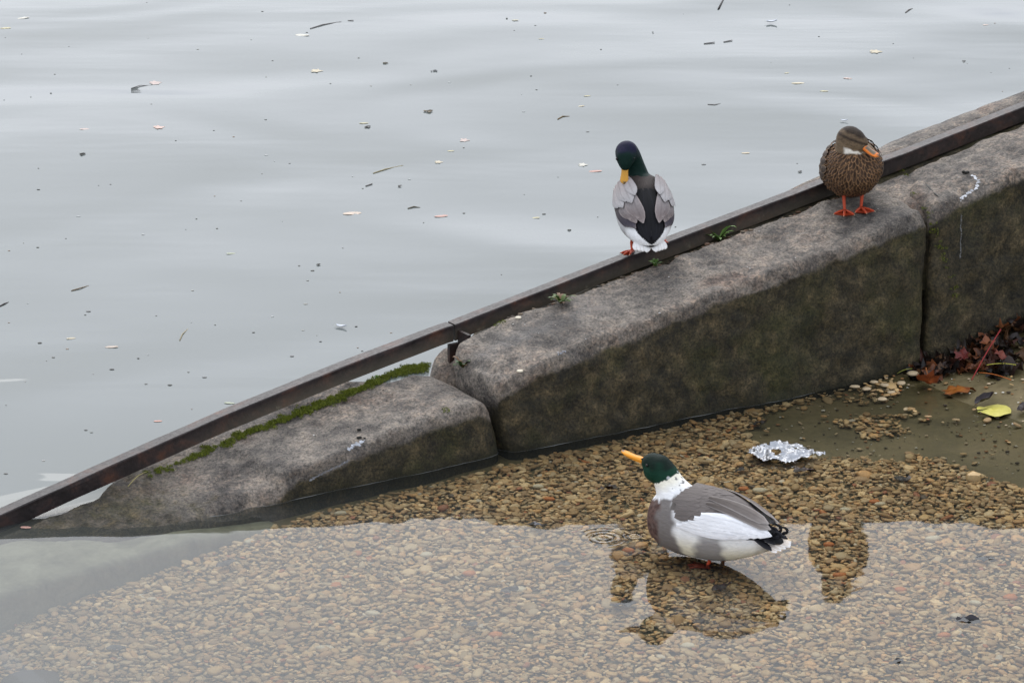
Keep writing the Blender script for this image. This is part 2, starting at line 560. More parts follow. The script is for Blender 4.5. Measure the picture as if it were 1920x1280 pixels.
mort = stone('mortar_patch', 3.51, 3.715, I([3.5, 3.75], [.632, .672]), I([3.5, 3.75], [.600, .632]), lambda u: .065, I([3.5, 3.60, 3.75], [.27, .36, .36]), M['stoneC'],
             R0=.03, R1=.03, rf=.05, seed=5, ns=50, nc=50, amp=.6, zbot=.3)
tag(mort, 'light mortar patch filling the joint between the two right coping stones', 'mortar')
# the strip of coping beyond the rail, wider towards the right
def outer_v(u): return -.042 - .105 * sm(3.15, 3.85, u) - .02 * sm(2.4, 2.7, u)
stO = stone('outer_coping', 2.40, 5.9, lambda u: railz(u) - .010, lambda u: railz(u) - .006, outer_v, lambda u: -.030, M['stoneC'],
            R0=.03, R1=.05, rf=.006, rb=.02, seed=6, ns=160, nc=50, amp=.35, batter=0.0, algf=lambda u, v, z: -.4)
tag(stO, 'narrow strip of pale coping stone on the lake side of the right rail', 'stone')
# rounded stone end seen under the joint in the rail
bo = stone('boulder', 1.70, 1.95, I([1.66, 1.78, 2.0], [.235, .278, .29]), I([1.66, 1.78, 2.0], [.20, .222, .24]), lambda u: -.06, lambda u: .09, M['stoneA'],
           R0=.10, R1=.08, rf=.08, rb=.08, seed=8, ns=50, nc=50, amp=.7)
tag(bo, 'small rounded stone wedged behind the rusty bracket under the rail joint', 'stone')
# footing that goes on below the water on the left
ft = stone('footing_slab', -1.6, .86, I([-1.6, -.3, .5, .86], [-.12, -.022, -.012, -.05]), I([-1.6, -.3, .5, .86], [-.13, -.030, -.020, -.06]), lambda u: .05, I([-1.6, -.2, .86], [.62, .47, .37]), M['slab'],
           R0=.05, R1=.05, rf=.02, seed=9, ns=60, nc=50, amp=.15, frame=uv, algf=lambda u, v, z: .6)
tag(ft, 'submerged footing slab at the low end of the quay edge', 'slab')
# ledge at the foot of the right stone
lg = stone('ledge_stone', 3.60, 6.0, I([3.6, 6], [.20, .42]), I([3.6, 6], [.16, .38]), lambda u: .2, lambda u: .395, M['stoneB'],
           R0=.09, R1=.05, rf=.03, seed=12, ns=80, nc=50, amp=1.1, frame=uv, algf=lambda u, v, z: .8)
tag(lg, 'low ledge stone behind the wet leaf heap', 'stone')

fill = stone('joint_filling', 1.87, 5.9, lambda u: railz_fill(u), lambda u: railz_fill(u) - .004, lambda u: -.028, lambda u: .14, M['stoneB'],
           R0=.03, R1=.02, rf=.02, rb=.004, seed=15, ns=160, nc=40, amp=.5, zbot=.1, algf=lambda u, v, z: .9)
tag(fill, 'dirt and mortar filling between the right rail and the coping stones', 'mortar')
stones = [fill, stA, stB, stC, mort, stO, bo, lg, ft]
bm_v, bm_f = [], []
for o in stones:
    n0 = len(bm_v)
    bm_v += [v.co.copy() for v in o.data.vertices]
    bm_f += [tuple(i + n0 for i in p.vertices) for p in o.data.polygons if len(p.vertices) < 5]
BVH = BVHTree.FromPolygons(bm_v, bm_f)
def pick(px, py):
    """surface point of the stones seen at a place of the photograph"""
    o = Vector((0, 0, CAMH))
    d = (at(px, py, 0) - o).normalized()
    h = BVH.ray_cast(o, d)
    if h[0] is None: return at(px, py, 0), Vector((0, 0, 1))
    return h[0], (h[1] if h[1].z > -.2 else -h[1])
def drop(u, v, z=3.0):
    h = BVH.ray_cast(uvk(u, v, z), Vector((0, 0, -1)))
    return h[0] if h[0] is not None else uv(u, v, bedz(u, v))

# ------------------------------------------------------------------ rusty steel rails
def sweep(profile, ua, ub, n, colf=None, wob=.0015):
    vs_, fs, cs = [], [], []
    k = len(profile)
    for i in range(n):
        u = lerp(ua, ub, i / (n - 1))
        for j, (v, dz) in enumerate(profile):
            vs_.append(uvk(u, v + wob * noise.noise(Vector((u * 5, j, 3))), railz(u) + dz + wob * noise.noise(Vector((u * 6, j, 0)))))
            cs.append((colf(u, v, dz) if colf else 0.0, 0, 0))
    for i in range(n - 1):
        for j in range(k):
            fs.append((i * k + j, i * k + (j + 1) % k, (i + 1) * k + (j + 1) % k, (i + 1) * k + j))
    fs.append(tuple(range(k - 1, -1, -1)))
    fs.append(tuple((n - 1) * k + j for j in range(k)))
    return vs_, [f[::-1] for f in fs], cs
def rail(ua, ub, label, dark):
    n = int((ub - ua) * 40)
    c = uvk(ua, 0, 0)
    root = empty('steel_rail', c)
    def part(name, prof, colf=None):
        a, f, cs = sweep(prof, ua, ub, n, colf)
        o = mk(name, [p - c for p in a], f, M['steel'], root, cs, smooth=False)
        return o
    part('top_flange', [(-.034, 0), (.012, 0), (.015, -.003), (.015, -.014), (-.034, -.014)])
    part('web', [(-.006, -.0145), (.0135, -.0145), (.0135, -.060), (-.006, -.060)],
         lambda u, v, dz: (.9 if dz < -.05 else .12) * sm(.5, 1.1, u) * dark(u))
    tag(root, label, 'rail', 'rails along the quay edge')
    return root, c
ra, ca = rail(-.9, 1.786, 'left rusty steel rail running down from the joint into the water', lambda u: 1.0)
rb_, cb = rail(1.794, 5.9, 'right rusty steel rail climbing past the ducks to the top right corner', lambda u: 1 - .8 * sm(3.2, 3.7, u))
# bracket plates under the joint
def boxuv(c, u0, u1, v0, v1, z0, z1, zslope=0.0):
    ps = [uvk(u, v, z + (zslope * (u - u0))) - c for u in (u0, u1) for v in (v0, v1) for z in (z0, z1)]
    fs = [(0, 1, 3, 2), (4, 6, 7, 5), (0, 4, 5, 1), (2, 3, 7, 6), (0, 2, 6, 4), (1, 5, 7, 3)]
    return ps, fs
for (u0, u1, v0, v1, z0, z1) in ((1.802, 1.814, .016, .085, .14, .334), (1.757, 1.8015, .018, .032, .14, .292)):
    p, f = boxuv(cb, u0, u1, v0, v1, z0, z1)
    mk('bracket', p, f, M['steel'], rb_, [(.05, 0, 0)] * 8, smooth=False)

# ------------------------------------------------------------------ gravel
MUD = [(1405, 800), (1440, 770), (1500, 742), (1600, 700), (1930, 560), (2150, 700), (2150, 1010), (1925, 905), (1850, 885), (1770, 858), (1700, 838), (1690, 855), (1640, 852), (1560, 848), (1500, 842), (1455, 826), (1420, 815)]
MUDW = [touv(at(*p)) for p in MUD]
def inpoly(u, v, poly):
    c = False
    j = len(poly) - 1
    for i in range(len(poly)):
        if (poly[i][1] > v) != (poly[j][1] > v) and u < (poly[j][0] - poly[i][0]) * (v - poly[i][1]) / (poly[j][1] - poly[i][1]) + poly[i][0]: c = not c
        j = i
    return c
PATCH = touv(at(1655, 790))
def gravel_ok(u, v):
    if v < .352: return False
    # the submerged footing keeps the stones away on the left
    lim = float(np.interp(u, [-1.6, -.2, .86, .9], [.64, .485, .385, .36]))
    if v < lim + .01 * noise.noise(Vector((u * 9, v, 1))): return False
    w_ = .05 * noise.noise(Vector((u * 6, v * 6, 2)))
    if inpoly(u + w_, v + w_, MUDW):
        d = math.hypot((u - PATCH[0]) / .19, (v - PATCH[1]) / .15) + .5 * noise.noise(Vector((u * 11, v * 11, 4)))
        if d < .78: return random.random() < .75
        d2 = math.hypot(u - 3.22, v - .42)
        if d2 < .16: return random.random() < .35
        return random.random() < .008
    return True

templates = []
for k in range(10):
    st = rng.random(8) * .50 + .70
    st = (st * 2 + np.roll(st, 1)) / 3
    th = np.arange(8) * 2 * np.pi / 8 + rng.random(8) * .2
    vs_ = [(0.05, 0.03, 1.0)]
    for rr, zz in ((.74, .90), (1.0, .22), (.88, -.55)):
        for j in range(8):
            vs_.append((math.cos(th[j]) * st[j] * rr, math.sin(th[j]) * st[j] * rr, zz + (rng.random() - .5) * .12))
    tri = [(0, 1 + j, 1 + (j + 1) % 8) for j in range(8)]
    for r0 in (1, 9):
        for j in range(8):
            a, b = r0 + j, r0 + (j + 1) % 8
            tri += [(a, a + 8, b + 8), (a, b + 8, b)]
    templates.append((np.array(vs_), np.array(tri)))
PAL = [s2l(c) for c in ((150, 128, 92), (138, 114, 78), (164, 142, 106), (126, 104, 72), (172, 154, 122), (146, 122, 92), (132, 116, 88), (158, 126, 86), (118, 98, 70), (154, 140, 114))]
ODD = [s2l(c) for c in ((172, 108, 58), (196, 184, 160), (92, 80, 66), (160, 104, 72))]
def pebble_colour():
    if rng.random() < .03: return np.array(ODD[rng.integers(len(ODD))]) * (.75 + .35 * rng.random())
    c = np.array(PAL[rng.integers(len(PAL))]) * .85 + np.array(PAL).mean(0) * .15
    return np.array(c) * (1.10 + .70 * rng.random() ** 1.2) * np.array((1.06, 1.0, .90))
def pebble_xf(size=None):
    L = size or (.0122 * math.exp(.36 * rng.normal()))
    L = min(L, .034)
    sx, sy, sz = L, L * (.45 + .4 * rng.random()), L * (.13 + .13 * rng.random())
    rz = rng.random() * 2 * math.pi
    m = Matrix.Rotation(rz, 3, 'Z') @ Matrix.Rotation(rng.normal() * .20, 3, 'X') @ Matrix.Rotation(rng.normal() * .17, 3, 'Y') @ Matrix.Diagonal((sx, sy, sz))
    return np.array(m), sz
GV, GF, GC = [], [], []
cnt = 0
step = .0146
for u in np.arange(-1.7, 4.1, step):
    for v in np.arange(.34, 3.75, step):
        # only the part of the ramp in view and a good margin round it
        p = uv(u, v)
        if p.y < 8.15 or p.x > .178 * p.y + .55 or p.x < -.178 * p.y - .55: continue
        uu, v2 = u + (rng.random() - .5) * step * 1.5, v + (rng.random() - .5) * step * 1.5
        if not gravel_ok(uu, v2): continue
        tv, tf = templates[rng.integers(len(templates))]
        m, sz = pebble_xf()
        z = bedz(uu, v2) + .004 + rng.random() * .011
        c = uv(uu, v2, z)
        GV.append(tv @ m.T + np.array(c))
        GF.append(tf + cnt)
        GC.append(np.repeat(pebble_colour()[None], len(tv), 0))
        cnt += len(tv)
GV = np.concatenate(GV).astype(np.float32); GF = np.concatenate(GF).astype(np.int32); GC = np.concatenate(GC).astype(np.float32)
def big_mesh(name, V, F, C, mat):
    me = bpy.data.meshes.new(name)
    me.vertices.add(len(V)); me.vertices.foreach_set('co', V.ravel())
    me.loops.add(F.size); me.loops.foreach_set('vertex_index', F.ravel())
    me.polygons.add(len(F))
    k = F.shape[1]
    me.polygons.foreach_set('loop_start', np.arange(0, F.size, k, dtype=np.int32))
    me.polygons.foreach_set('loop_total', np.full(len(F), k, np.int32))
    me.polygons.foreach_set('use_smooth', np.ones(len(F), bool))
    me.update(calc_edges=True)
    me.validate()
    a = me.color_attributes.new('Col', 'FLOAT_COLOR', 'POINT')
    a.data.foreach_set('color', np.concatenate([C, np.ones((len(C), 1), np.float32)], 1).astype(np.float32).ravel())
    me.materials.append(mat)
    o = bpy.data.objects.new(name, me)
    COL.objects.link(o)
    return o
gravel = big_mesh('gravel', GV, GF, GC, M['pebble'])
tag(gravel, 'bed of small flat tan pebbles under the shallow water', 'gravel', kind='stuff')
print('pebbles', cnt // 25)

def one_pebble(px, py, size, col, label, group):
    p = at(px, py, 0)
    u, v = touv(p)
    z = bedz(u, v) + .016
    p = at(px, py, z)
    tv, tf = templates[rng.integers(len(templates))]
    m = np.array(Matrix.Rotation(rng.random() * .8 - .4, 3, 'Z') @ Matrix.Rotation(rng.normal() * .12, 3, 'X') @ Matrix.Diagonal((size, size * .68, size * .26)))
    o = mk('pebble', tv @ m.T, [tuple(int(i) for i in f) for f in tf], M['pebble'], None, [tuple(col)] * len(tv))
    o.location = p
    tag(o, label, 'pebble', group)
for (px, py) in ((1395, 916), (1640, 940), (1895, 1120), (1555, 1020), (1575, 1078), (630, 1098), (1228, 855), (880, 1075), (1030, 935), (1770, 1190), (365, 1190), (1180, 1032), (1690, 1105), (930, 1190)):
    one_pebble(px, py, .021 + .008 * rng.random(), s2l((184, 112, 56)), 'flat orange pebble standing out in the tan gravel', 'orange pebbles in the gravel')
for (px, py) in ((1010, 912), (1120, 1010), (1425, 920), (800, 1040), (470, 1015), (700, 1150), (1650, 945), (1750, 1010), (1830, 1130), (610, 1215), (1290, 1210), (975, 1105), (260, 1120), (1585, 955), (640, 962)):
    one_pebble(px, py, .022 + .010 * rng.random(), s2l((196, 186, 160)), 'pale cream pebble lying on top of the tan gravel', 'cream pebbles in the gravel')
for (px, py) in ((1604, 725), (1625, 729), (1660, 722), (1690, 718), (1672, 735), (1655, 748), (1712, 700), (1640, 716)):
    one_pebble(px, py, .018 + .008 * rng.random(), s2l((186, 166, 134)), 'pale pebble at the wet foot of the long stone, by the leaf heap', 'pebbles at the foot of the stone')

# fine grit and crumbs on the silt
g = MB()
for i in range(420):
    p = at(1420 + 520 * random.random(), 690 + 190 * random.random(), 0)
    u, v = touv(p)
    if not inpoly(u, v, MUDW) or v < .38: continue
    s = .0022 + .004 * random.random() ** 2
    c = random.choice([s2l((190, 170, 140)), s2l((150, 110, 70)), s2l((60, 50, 38)), s2l((210, 205, 190)), s2l((120, 110, 84))])
    g.sphere(uv(u, v, bedz(u, v) + s * .6 + .002), (s * 1.5, s, s * .6), c, 6, 4)
tag(g.build('grit', M['pebble']), 'scattered grit and crumbs on the greenish silt', 'grit', kind='stuff')

# ------------------------------------------------------------------ ducks
def catmull(xs, ys):
    xs, ys = np.array(xs, float), np.array(ys, float)
    d = np.gradient(ys, xs)
    def f(x):
        x = min(max(x, xs[0]), xs[-1])
        i = min(max(np.searchsorted(xs, x) - 1, 0), len(xs) - 2)
        h = xs[i + 1] - xs[i]
        t = (x - xs[i]) / h
        return float((2 * t ** 3 - 3 * t ** 2 + 1) * ys[i] + (t ** 3 - 2 * t ** 2 + t) * h * d[i] + (-2 * t ** 3 + 3 * t ** 2) * ys[i + 1] + (t ** 3 - t ** 2) * h * d[i + 1])
    return f

class Duck:
    def __init__(self, root, sections, T, scale=1.0):
        s = sorted(sections)
        xs = [a[0] for a in s]
        self.x0, self.x1 = xs[0], xs[-1]
        self.zc, self.ry, self.rz = (catmull(xs, [a[k] for a in s]) for k in (1, 2, 3))
        self.T, self.root = T, root
        self.Ti = T.inverted()
    def raw(self, x, th, off=0.0):
        y = (max(self.ry(x), .002) + off) * math.sin(th)
        z = self.zc(x) + (max(self.rz(x), .002) + off) * math.cos(th)
        return Vector((x, y, z))
    def surf(self, x, th, off=0.0):
        e = 1e-3
        p = self.raw(x, th)
        a = self.raw(min(x + e, self.x1), th) - self.raw(max(x - e, self.x0), th)
        b = self.raw(x, th + .01) - self.raw(x, th - .01)
        n = b.cross(a)
        if n.length < 1e-12: n = Vector((1, 0, 0))
        n.normalize()
        c = Vector((x, 0, self.zc(x)))
        if n.dot(p - c) < 0: n = -n
        return self.T @ (p + n * off)
    def body(self, chain, blobs, colf, vox=.0042, smooth=8):
        mb = MB()
        nx, nt = 44, 28
        vs_ = []
        for i in range(nx):
            t = i / (nx - 1)
            x = lerp(self.x0, self.x1, .5 * t + .5 * (1 - math.cos(math.pi * t)) / 2)
            for j in range(nt): vs_.append(self.T @ self.raw(x, 2 * math.pi * j / nt))
        fs = [(i * nt + j, (i + 1) * nt + j, (i + 1) * nt + (j + 1) % nt, i * nt + (j + 1) % nt) for i in range(nx - 1) for j in range(nt)]
        fs += [tuple(range(nt)), tuple((nx - 1) * nt + j for j in range(nt - 1, -1, -1))]
        mb.add(vs_, fs, (1, 1, 1))
        # neck and head: a chain of overlapping balls, dense enough to read as one surface
        for (p, r), (q, s) in zip(chain[:-1], chain[1:]):
            for k in range(7):
                t = k / 7
                mb.sphere(Vector(p).lerp(Vector(q), t), lerp(r, s, t), (1, 1, 1), 14, 10)
        mb.sphere(chain[-1][0], chain[-1][1], (1, 1, 1), 14, 10)
        for c, r in blobs: mb.sphere(c, r, (1, 1, 1), 16, 12)
        tmp = mk('body', mb.v, mb.f, M['plume'])
        rm = tmp.modifiers.new('r', 'REMESH'); rm.mode = 'VOXEL'; rm.voxel_size = vox
        sm_ = tmp.modifiers.new('s', 'SMOOTH'); sm_.iterations = smooth; sm_.factor = .6
        dg = bpy.context.evaluated_depsgraph_get()
        ev = tmp.evaluated_get(dg)
        me = bpy.data.meshes.new_from_object(ev)
        old = tmp.data
        tmp.modifiers.clear()
        tmp.data = me
        bpy.data.meshes.remove(old)
        for a in list(me.color_attributes): me.color_attributes.remove(a)
        a = me.color_attributes.new('Col', 'FLOAT_COLOR', 'POINT')
        cs = []
        for v in me.vertices:
            b = self.Ti @ v.co
            cs += [*colf(v.co, b), 1.0]
        a.data.foreach_set('color', cs)
        me.polygons.foreach_set('use_smooth', [True] * len(me.polygons))
        if not me.materials: me.materials.append(M['plume'])
        tmp.parent = self.root
        return tmp
    def feather(self, mb, x0, t0, x1, t1, wd, off, c0, c1, edge=None, lift=.006, crown=.004, blunt=.35, na=9, nb=4, split=None):
        """one contour feather lying on the body from (x0, t0) to its tip (x1, t1); t in degrees from the back"""
        vs_, cs = [], []
        for i in range(na + 1):
            a = i / na
            x = lerp(x0, x1, a); th = R(lerp(t0, t1, a))
            wa = wd * (math.sin(math.pi * min(.5, (.10 + a * .62) )) if a < .65 else max(0.0, math.cos((a - .65) / .35 * math.pi / 2)) ** blunt)
            if i == na: wa = wd * .12
            r = max(.012, (self.ry(x) + self.rz(x)) / 2)
            for j in range(-nb, nb + 1):
                b = j / nb
                o = off + lift * a ** 2 + crown * (1 - b * b)
                xx = x + .12 * abs(b) * wd
                vs_.append(self.surf(min(xx, self.x1), th + b * wa / r, o))
                c = [lerp(c0[k], c1[k], a) for k in range(3)]
                if split is not None and b * (1 if t0 > 0 else -1) > .1: c = list(split)
                if edge is not None:
                    e = max(sm(.72, .98, abs(b)), sm(.84, 1.0, a))
                    c = [lerp(c[k], edge[k], e) for k in range(3)]
                if j == 0: c = [x_ * .8 for x_ in c]
                cs.append(tuple(c))
        k = 2 * nb + 1
        fs = [(i * k + j, i * k + j + 1, (i + 1) * k + j + 1, (i + 1) * k + j) for i in range(na) for j in range(k - 1)]
        mb.add(vs_, fs, cs)

def bill(root, base, tip, up, w0=.0125, w1=.0135, h0=.013, col=(.5, .3, .04), nail=(.08, .06, .03), dark=None):
    base, tip = Vector(base), Vector(tip)
    d = (tip - base)
    L = d.length
    d.normalize()
    up = Vector(up); up = (up - d * up.dot(d)).normalized()
    sd_ = d.cross(up)
    mb = MB()
    for part in ('upper', 'lower'):
        vs_, cs, k = [], [], 12
        n = 14
        for i in range(n + 1):
            t = i / n
            wd = lerp(w0, w1 * .92, t) * (1 - .18 * math.sin(math.pi * min(1, t * 1.4)))
            wd *= math.sqrt(max(0.0, 1 - max(0, (t - .8) / .2) ** 2.4)) * .97 + .03
            ht = lerp(h0, .0042, t ** .55) * (1 if part == 'upper' else .42)
            sag = .004 * math.sin(math.pi * t) - .0015 * t
            for j in range(k):
                th = 2 * math.pi * j / k
                hh = math.sin(th) * ht * (1.0 if math.sin(th) > 0 else .35)
                off = -sag if part == 'upper' else -sag - h0 * .38 * (1 - .5 * t)
                vs_.append(base + d * (L * t * (1 if part == 'upper' else .94)) + sd_ * (math.cos(th) * wd * (1 if part == 'upper' else .86)) + up * (hh + off))
                c = col
                if t > .92 and abs(math.cos(th)) < .5: c = nail
                if dark is not None and part == 'upper' and math.sin(th) > .75 and .35 < t < .80: c = dark
                cs.append(tuple(c))
        fs = [(i * k + j, i * k + (j + 1) % k, (i + 1) * k + (j + 1) % k, (i + 1) * k + j) for i in range(n) for j in range(k)]
        fs += [tuple(range(k - 1, -1, -1)), tuple(n * k + j for j in range(k))]
        mb.add(vs_, fs, cs)
    o = mb.build('bill', M['bill'], root)
    nb = MB()
    for s in (-1, 1):
        nb.sphere(base + d * (L * .24) + sd_ * (s * w0 * .72) + up * (h0 * .42), (.0028, .0022, .0022), (.02, .015, .01), 8, 6)
    nb.build('nostril', M['eye'], o)
    return o

def foot(root, hip, ankle, ground, heading, col, spread=1.0, size=.06):
    """leg from the hip to the ankle and a webbed foot flat on the ground; heading in radians about z"""
    mb = MB()
    hip, ankle, ground = Vector(hip), Vector(ankle), Vector(ground)
    mb.tube([hip, hip.lerp(ankle, .5), ankle, ankle.lerp(ground, .6), ground + Vector((0, 0, .004))], [.013, .0072, .0062, .0052, .0065], col, 10)
    leg = mb.build('leg', M['skin'], root)
    f = MB()
    dirs = [heading + s * R(27) * spread for s in (-1, 0, 1)]
    lens = [size * .88, size, size * .86]
    tips = []
    for a, L in zip(dirs, lens):
        d = Vector((math.cos(a), math.sin(a), 0))
        pts = [ground + d * (L * t) + Vector((0, 0, .005 + .003 * math.sin(math.pi * t))) for t in (0, .3, .55, .8, 1.0)]
        f.tube(pts, [.0058, .0048, .0044, .0036, .0022], col, 8)
        f.tube([pts[-1], pts[-1] + d * .006 + Vector((0, 0, -.002))], [.0022, .0006], (.35, .25, .16), 6)
        tips.append(pts)
    dk = tuple(c * .72 for c in col)
    for A, B in ((0, 1), (1, 2)):
        for sgn in (0, 1):
            vs_ = []
            for i in range(5):
                for j in range(5):
                    t = j / 4
                    p = tips[A][i].lerp(tips[B][i], t)
                    pull = 1 - .16 * math.sin(math.pi * t) * (i / 4)
                    p = ground + (p - ground) * pull
                    p.z = ground.z + .0042 - .0018 * math.sin(math.pi * t) - .0022 * sgn
                    vs_.append(p)
            fs = [(i * 5 + j, i * 5 + j + 1, (i + 1) * 5 + j + 1, (i + 1) * 5 + j) for i in range(4) for j in range(4)]
            f.add(vs_, fs if sgn else [q[::-1] for q in fs], dk)
    b = Vector((math.cos(heading + math.pi), math.sin(heading + math.pi), 0))
    f.tube([ground + Vector((0, 0, .008)), ground + b * .014 + Vector((0, 0, .003))], [.0042, .0018], col, 6)
    f.build('foot', M['skin'], leg)
    return leg

def eye(root, p, r=.0048):
    mb = MB(); mb.sphere(p, r, (.012, .009, .007), 10, 8)
    return mb.build('eye', M['eye'], root)

ORANGE = s2l((178, 70, 40))
N3 = lambda p, s, k=0: noise.noise(Vector((p[0] * s + k, p[1] * s, p[2] * s)))
def mixc(a, b, t): return tuple(lerp(a[i], b[i], t) for i in range(3))
def seg_t(p, chain):
    """how far along the neck chain p lies (in links) and how close"""
    best = (9, 0)
    for i in range(len(chain) - 1):
        a, b = Vector(chain[i][0]), Vector(chain[i + 1][0])
        ab = b - a
        t = max(0, min(1, (p - a).dot(ab) / ab.length_squared))
        r = lerp(chain[i][1], chain[i + 1][1], t)
        d = (p - (a + ab * t)).length / r
        if d < best[0]: best = (d, i + t)
    return best

GREEN, GREEN2, PURPLE = (.006, .035, .020), (.004, .012, .008), (.020, .014, .060)
WHITE, CREAM = (.82, .82, .82), (.80, .75, .58)

# ---- the white-necked drake in the shallows
gz = -.027
p0 = at(1330, 1051, 0)
d1 = empty('duck', (p0.x, p0.y, 0), R(149))
tag(d1, 'green-headed drake with white neck and wing, stretching its bill up in the shallow water', 'duck')
D1 = Duck(d1, [(.214, .120, .006, .006), (.203, .118, .042, .048), (.172, .119, .072, .086), (.115, .121, .092, .108), (.03, .121, .101, .112), (-.05, .121, .100, .106),
               (-.12, .121, .085, .085), (-.175, .118, .061, .058), (-.220, .114, .037, .030), (-.255, .110, .012, .010)], Matrix.Identity(4))
ch1 = [((.108, 0, .168), .072), ((.132, 0, .205), .055), ((.148, 0, .232), .047), ((.162, 0, .257), .044), ((.184, 0, .278), .043), ((.207, 0, .287), .036), ((.226, 0, .290), .022)]
def col1(p, b):
    x, y, z = p
    n = N3(p, 38); n2 = N3(p, 95, 5)
    th = math.degrees(math.atan2(abs(b.y), b.z - D1.zc(b.x)))
    brown, grey = mixc((.115, .070, .058), (.070, .040, .034), sm(-.1, .3, n2)), (.175, .158, .148)
    if x > .05 and z > .150:
        g = z - (.252 - .62 * (x - .15)) + .006 * n
        if g > 0:
            c = mixc(GREEN, GREEN2, sm(.275, .305, z + n * .02))
            if g < .008 and x < .15 and n2 > .2: c = mixc(c, WHITE, .5)
            return c
        wl = z - (.188 - .36 * (x - .15)) + .009 * n
        if wl > 0:
            if x < .118 and z > .230 and n2 > .42: return (.16, .16, .16)
            base_ = mixc(grey, brown, sm(.135, .165, x + n * .022))
            return mixc(base_, mixc(WHITE, CREAM, sm(.02, .06, wl) * .7), sm(.0, .014, wl + .010 * n2))
    c = mixc(grey, brown, sm(.135, .165, x + n * .022))
    wht = mixc(WHITE, CREAM, sm(.13, .05, z))
    gp = sm(-.105, -.075, x + n * .015) * (1 - sm(-.020, .012, x + .45 * (z - .09) + n * .012)) * sm(.15, .10, z)
    wht = mixc(wht, (.23, .215, .21), gp * .9)
    wht = mixc((.10, .08, .065), wht, sm(-.235, -.180, x + n * .02 + .5 * (z - .09)))
    c = mixc(wht, c, sm(.060, .090, x + n * .014 - .25 * (z - .12)))
    if th < 82 and x < -.115: c = (.012, .012, .014)
    elif th < 55 and x < .10: c = (.13, .115, .105)
    return c
D1.body(ch1, [((.190, .013, .268), (.042, .031, .036)), ((.190, -.013, .268), (.042, .031, .036))], col1)
bill(d1, (.218, 0, .289), (.322, 0, .309), (0, 0, 1), .0165, .0160, .0180, s2l((222, 146, 40)))
for s in (-1, 1): eye(d1, (.208, s * .0385, .2935))
GB, GBD = (.150, .130, .120), (.085, .07, .062)
def tint(c, k=.10): 
    q = 1 + random.uniform(-k, k)
    return tuple(x * q for x in c)
for s in (1, -1):
    wm = MB()
    # white secondaries lie lowest, then coverts, then the grey-brown shoulder feathers
    for k, (t0, t1, x1, wd) in enumerate(((80, 76, -.135, .020), (75, 70, -.165, .022), (69, 63, -.190, .023), (62, 56, -.208, .022), (55, 49, -.224, .020))):
        D1.feather(wm, .065 - .02 * k, s * t0, x1, s * t1, wd, .003 + .0016 * k, (.80, .80, .81), (.82, .82, .84), (.74, .74, .76), lift=.009, crown=.002)
    for k, (t0, t1, x1, wd) in enumerate(((36, 31, -.214, .017), (25, 20, -.202, .018))):
        D1.feather(wm, -.02, s * t0, x1, s * t1, wd, .012 + .002 * k, GBD, (.19, .165, .15), (.32, .29, .27), lift=.012, crown=.002)
    for row, (xa, xb, top, n_) in enumerate(((.010, -.125, 52, 6), (.035, -.085, 57, 7), (.056, -.060, 61, 8), (.074, -.030, 64, 9), (.090, .005, 66, 9))):
        for k in range(n_):
            t0 = top - (top - 4) * k / (n_ - 1)
            c = tint(GB, .06)
            D1.feather(wm, xa - .007 * abs(k - 3) + random.uniform(-.006, .006), s * t0, xb - .008 * k * (row < 2) + random.uniform(-.016, .016), s * (t0 - 7), .017, .005 + .0007 * row + .0005 * k, tuple(x * .95 for x in c), c, tuple(x * 1.07 for x in c), lift=.0012, crown=.0010, blunt=1.1)
    wm.build('wing', M['plume'], d1)
tm = MB()
def tail_feather(mb, base, tip, wd, c0, c1, edge, droop=.01):
    base, tip = Vector(base), Vector(tip)
    d = (tip - base)
    sd_ = d.cross(Vector((0, 0, 1))).normalized()
    vs_, cs, na, nb = [], [], 8, 3
    for i in range(na + 1):
        a = i / na
        wa = wd * (.45 + .55 * min(1, a * 2)) * (1 if a < .7 else max(.1, max(0.0, math.cos((a - .7) / .3 * math.pi / 2)) ** .6))
        for j in range(-nb, nb + 1):
            b = j / nb
            vs_.append(base + d * a + sd_ * (b * wa) + Vector((0, 0, -droop * a * a + .003 * (1 - b * b))))
            cs.append(tuple(mixc(mixc(c0, c1, a), edge, max(sm(.6, .95, abs(b)), sm(.85, 1, a)))))
    k = 2 * nb + 1
    mb.add(vs_, [(i * k + j, i * k + j + 1, (i + 1) * k + j + 1, (i + 1) * k + j) for i in range(na) for j in range(k - 1)], cs)
for k in range(7):
    a = (k - 3) / 3
    tail_feather(tm, (-.195, a * .022, .116 - .004 * abs(a)), (-.282 + .022 * abs(a), a * .052, .108 - .006 * abs(a)), .014, (.50, .42, .36), (.62, .55, .48), (.80, .79, .78), .004)
tm.build('tail', M['plume'], d1)
cm = MB()
for s in (-1, 1):
    for k, (x0, rr) in enumerate(((-.196, .020), (-.216, .016))):
        pts = []
        for i in range(15):
            a = i / 14 * math.pi * 1.45
            pts.append((x0 - .028 - rr * math.sin(a) * .9, s * (.014 + .010 * k), .139 - .004 * k + rr * (1 - math.cos(a)) * .62))
        cm.tube(pts, [lerp(.0075, .0025, i / 14) for i in range(15)], (.012, .012, .015), 8, flat=.7)
    for k in range(3):
        tail_feather(cm, (-.160, s * (.010 + .018 * k), .160 - .010 * k), (-.245, s * (.012 + .022 * k), .134 - .012 * k), .017, (.012, .012, .014), (.012, .012, .015), (.02, .02, .024), .006)
cm.build('tail_curl', M['sheen'], d1)
hr = R(149)
foot(d1, (-.004, .022, .060), (-.014, .026, .010), (-.002, .026, gz + .010), R(12), ORANGE, 1.0, .062)
foot(d1, (-.012, -.05, .060), (-.022, -.055, .012), (-.02, -.055, gz + .010), R(-5), ORANGE, 1.0, .062)

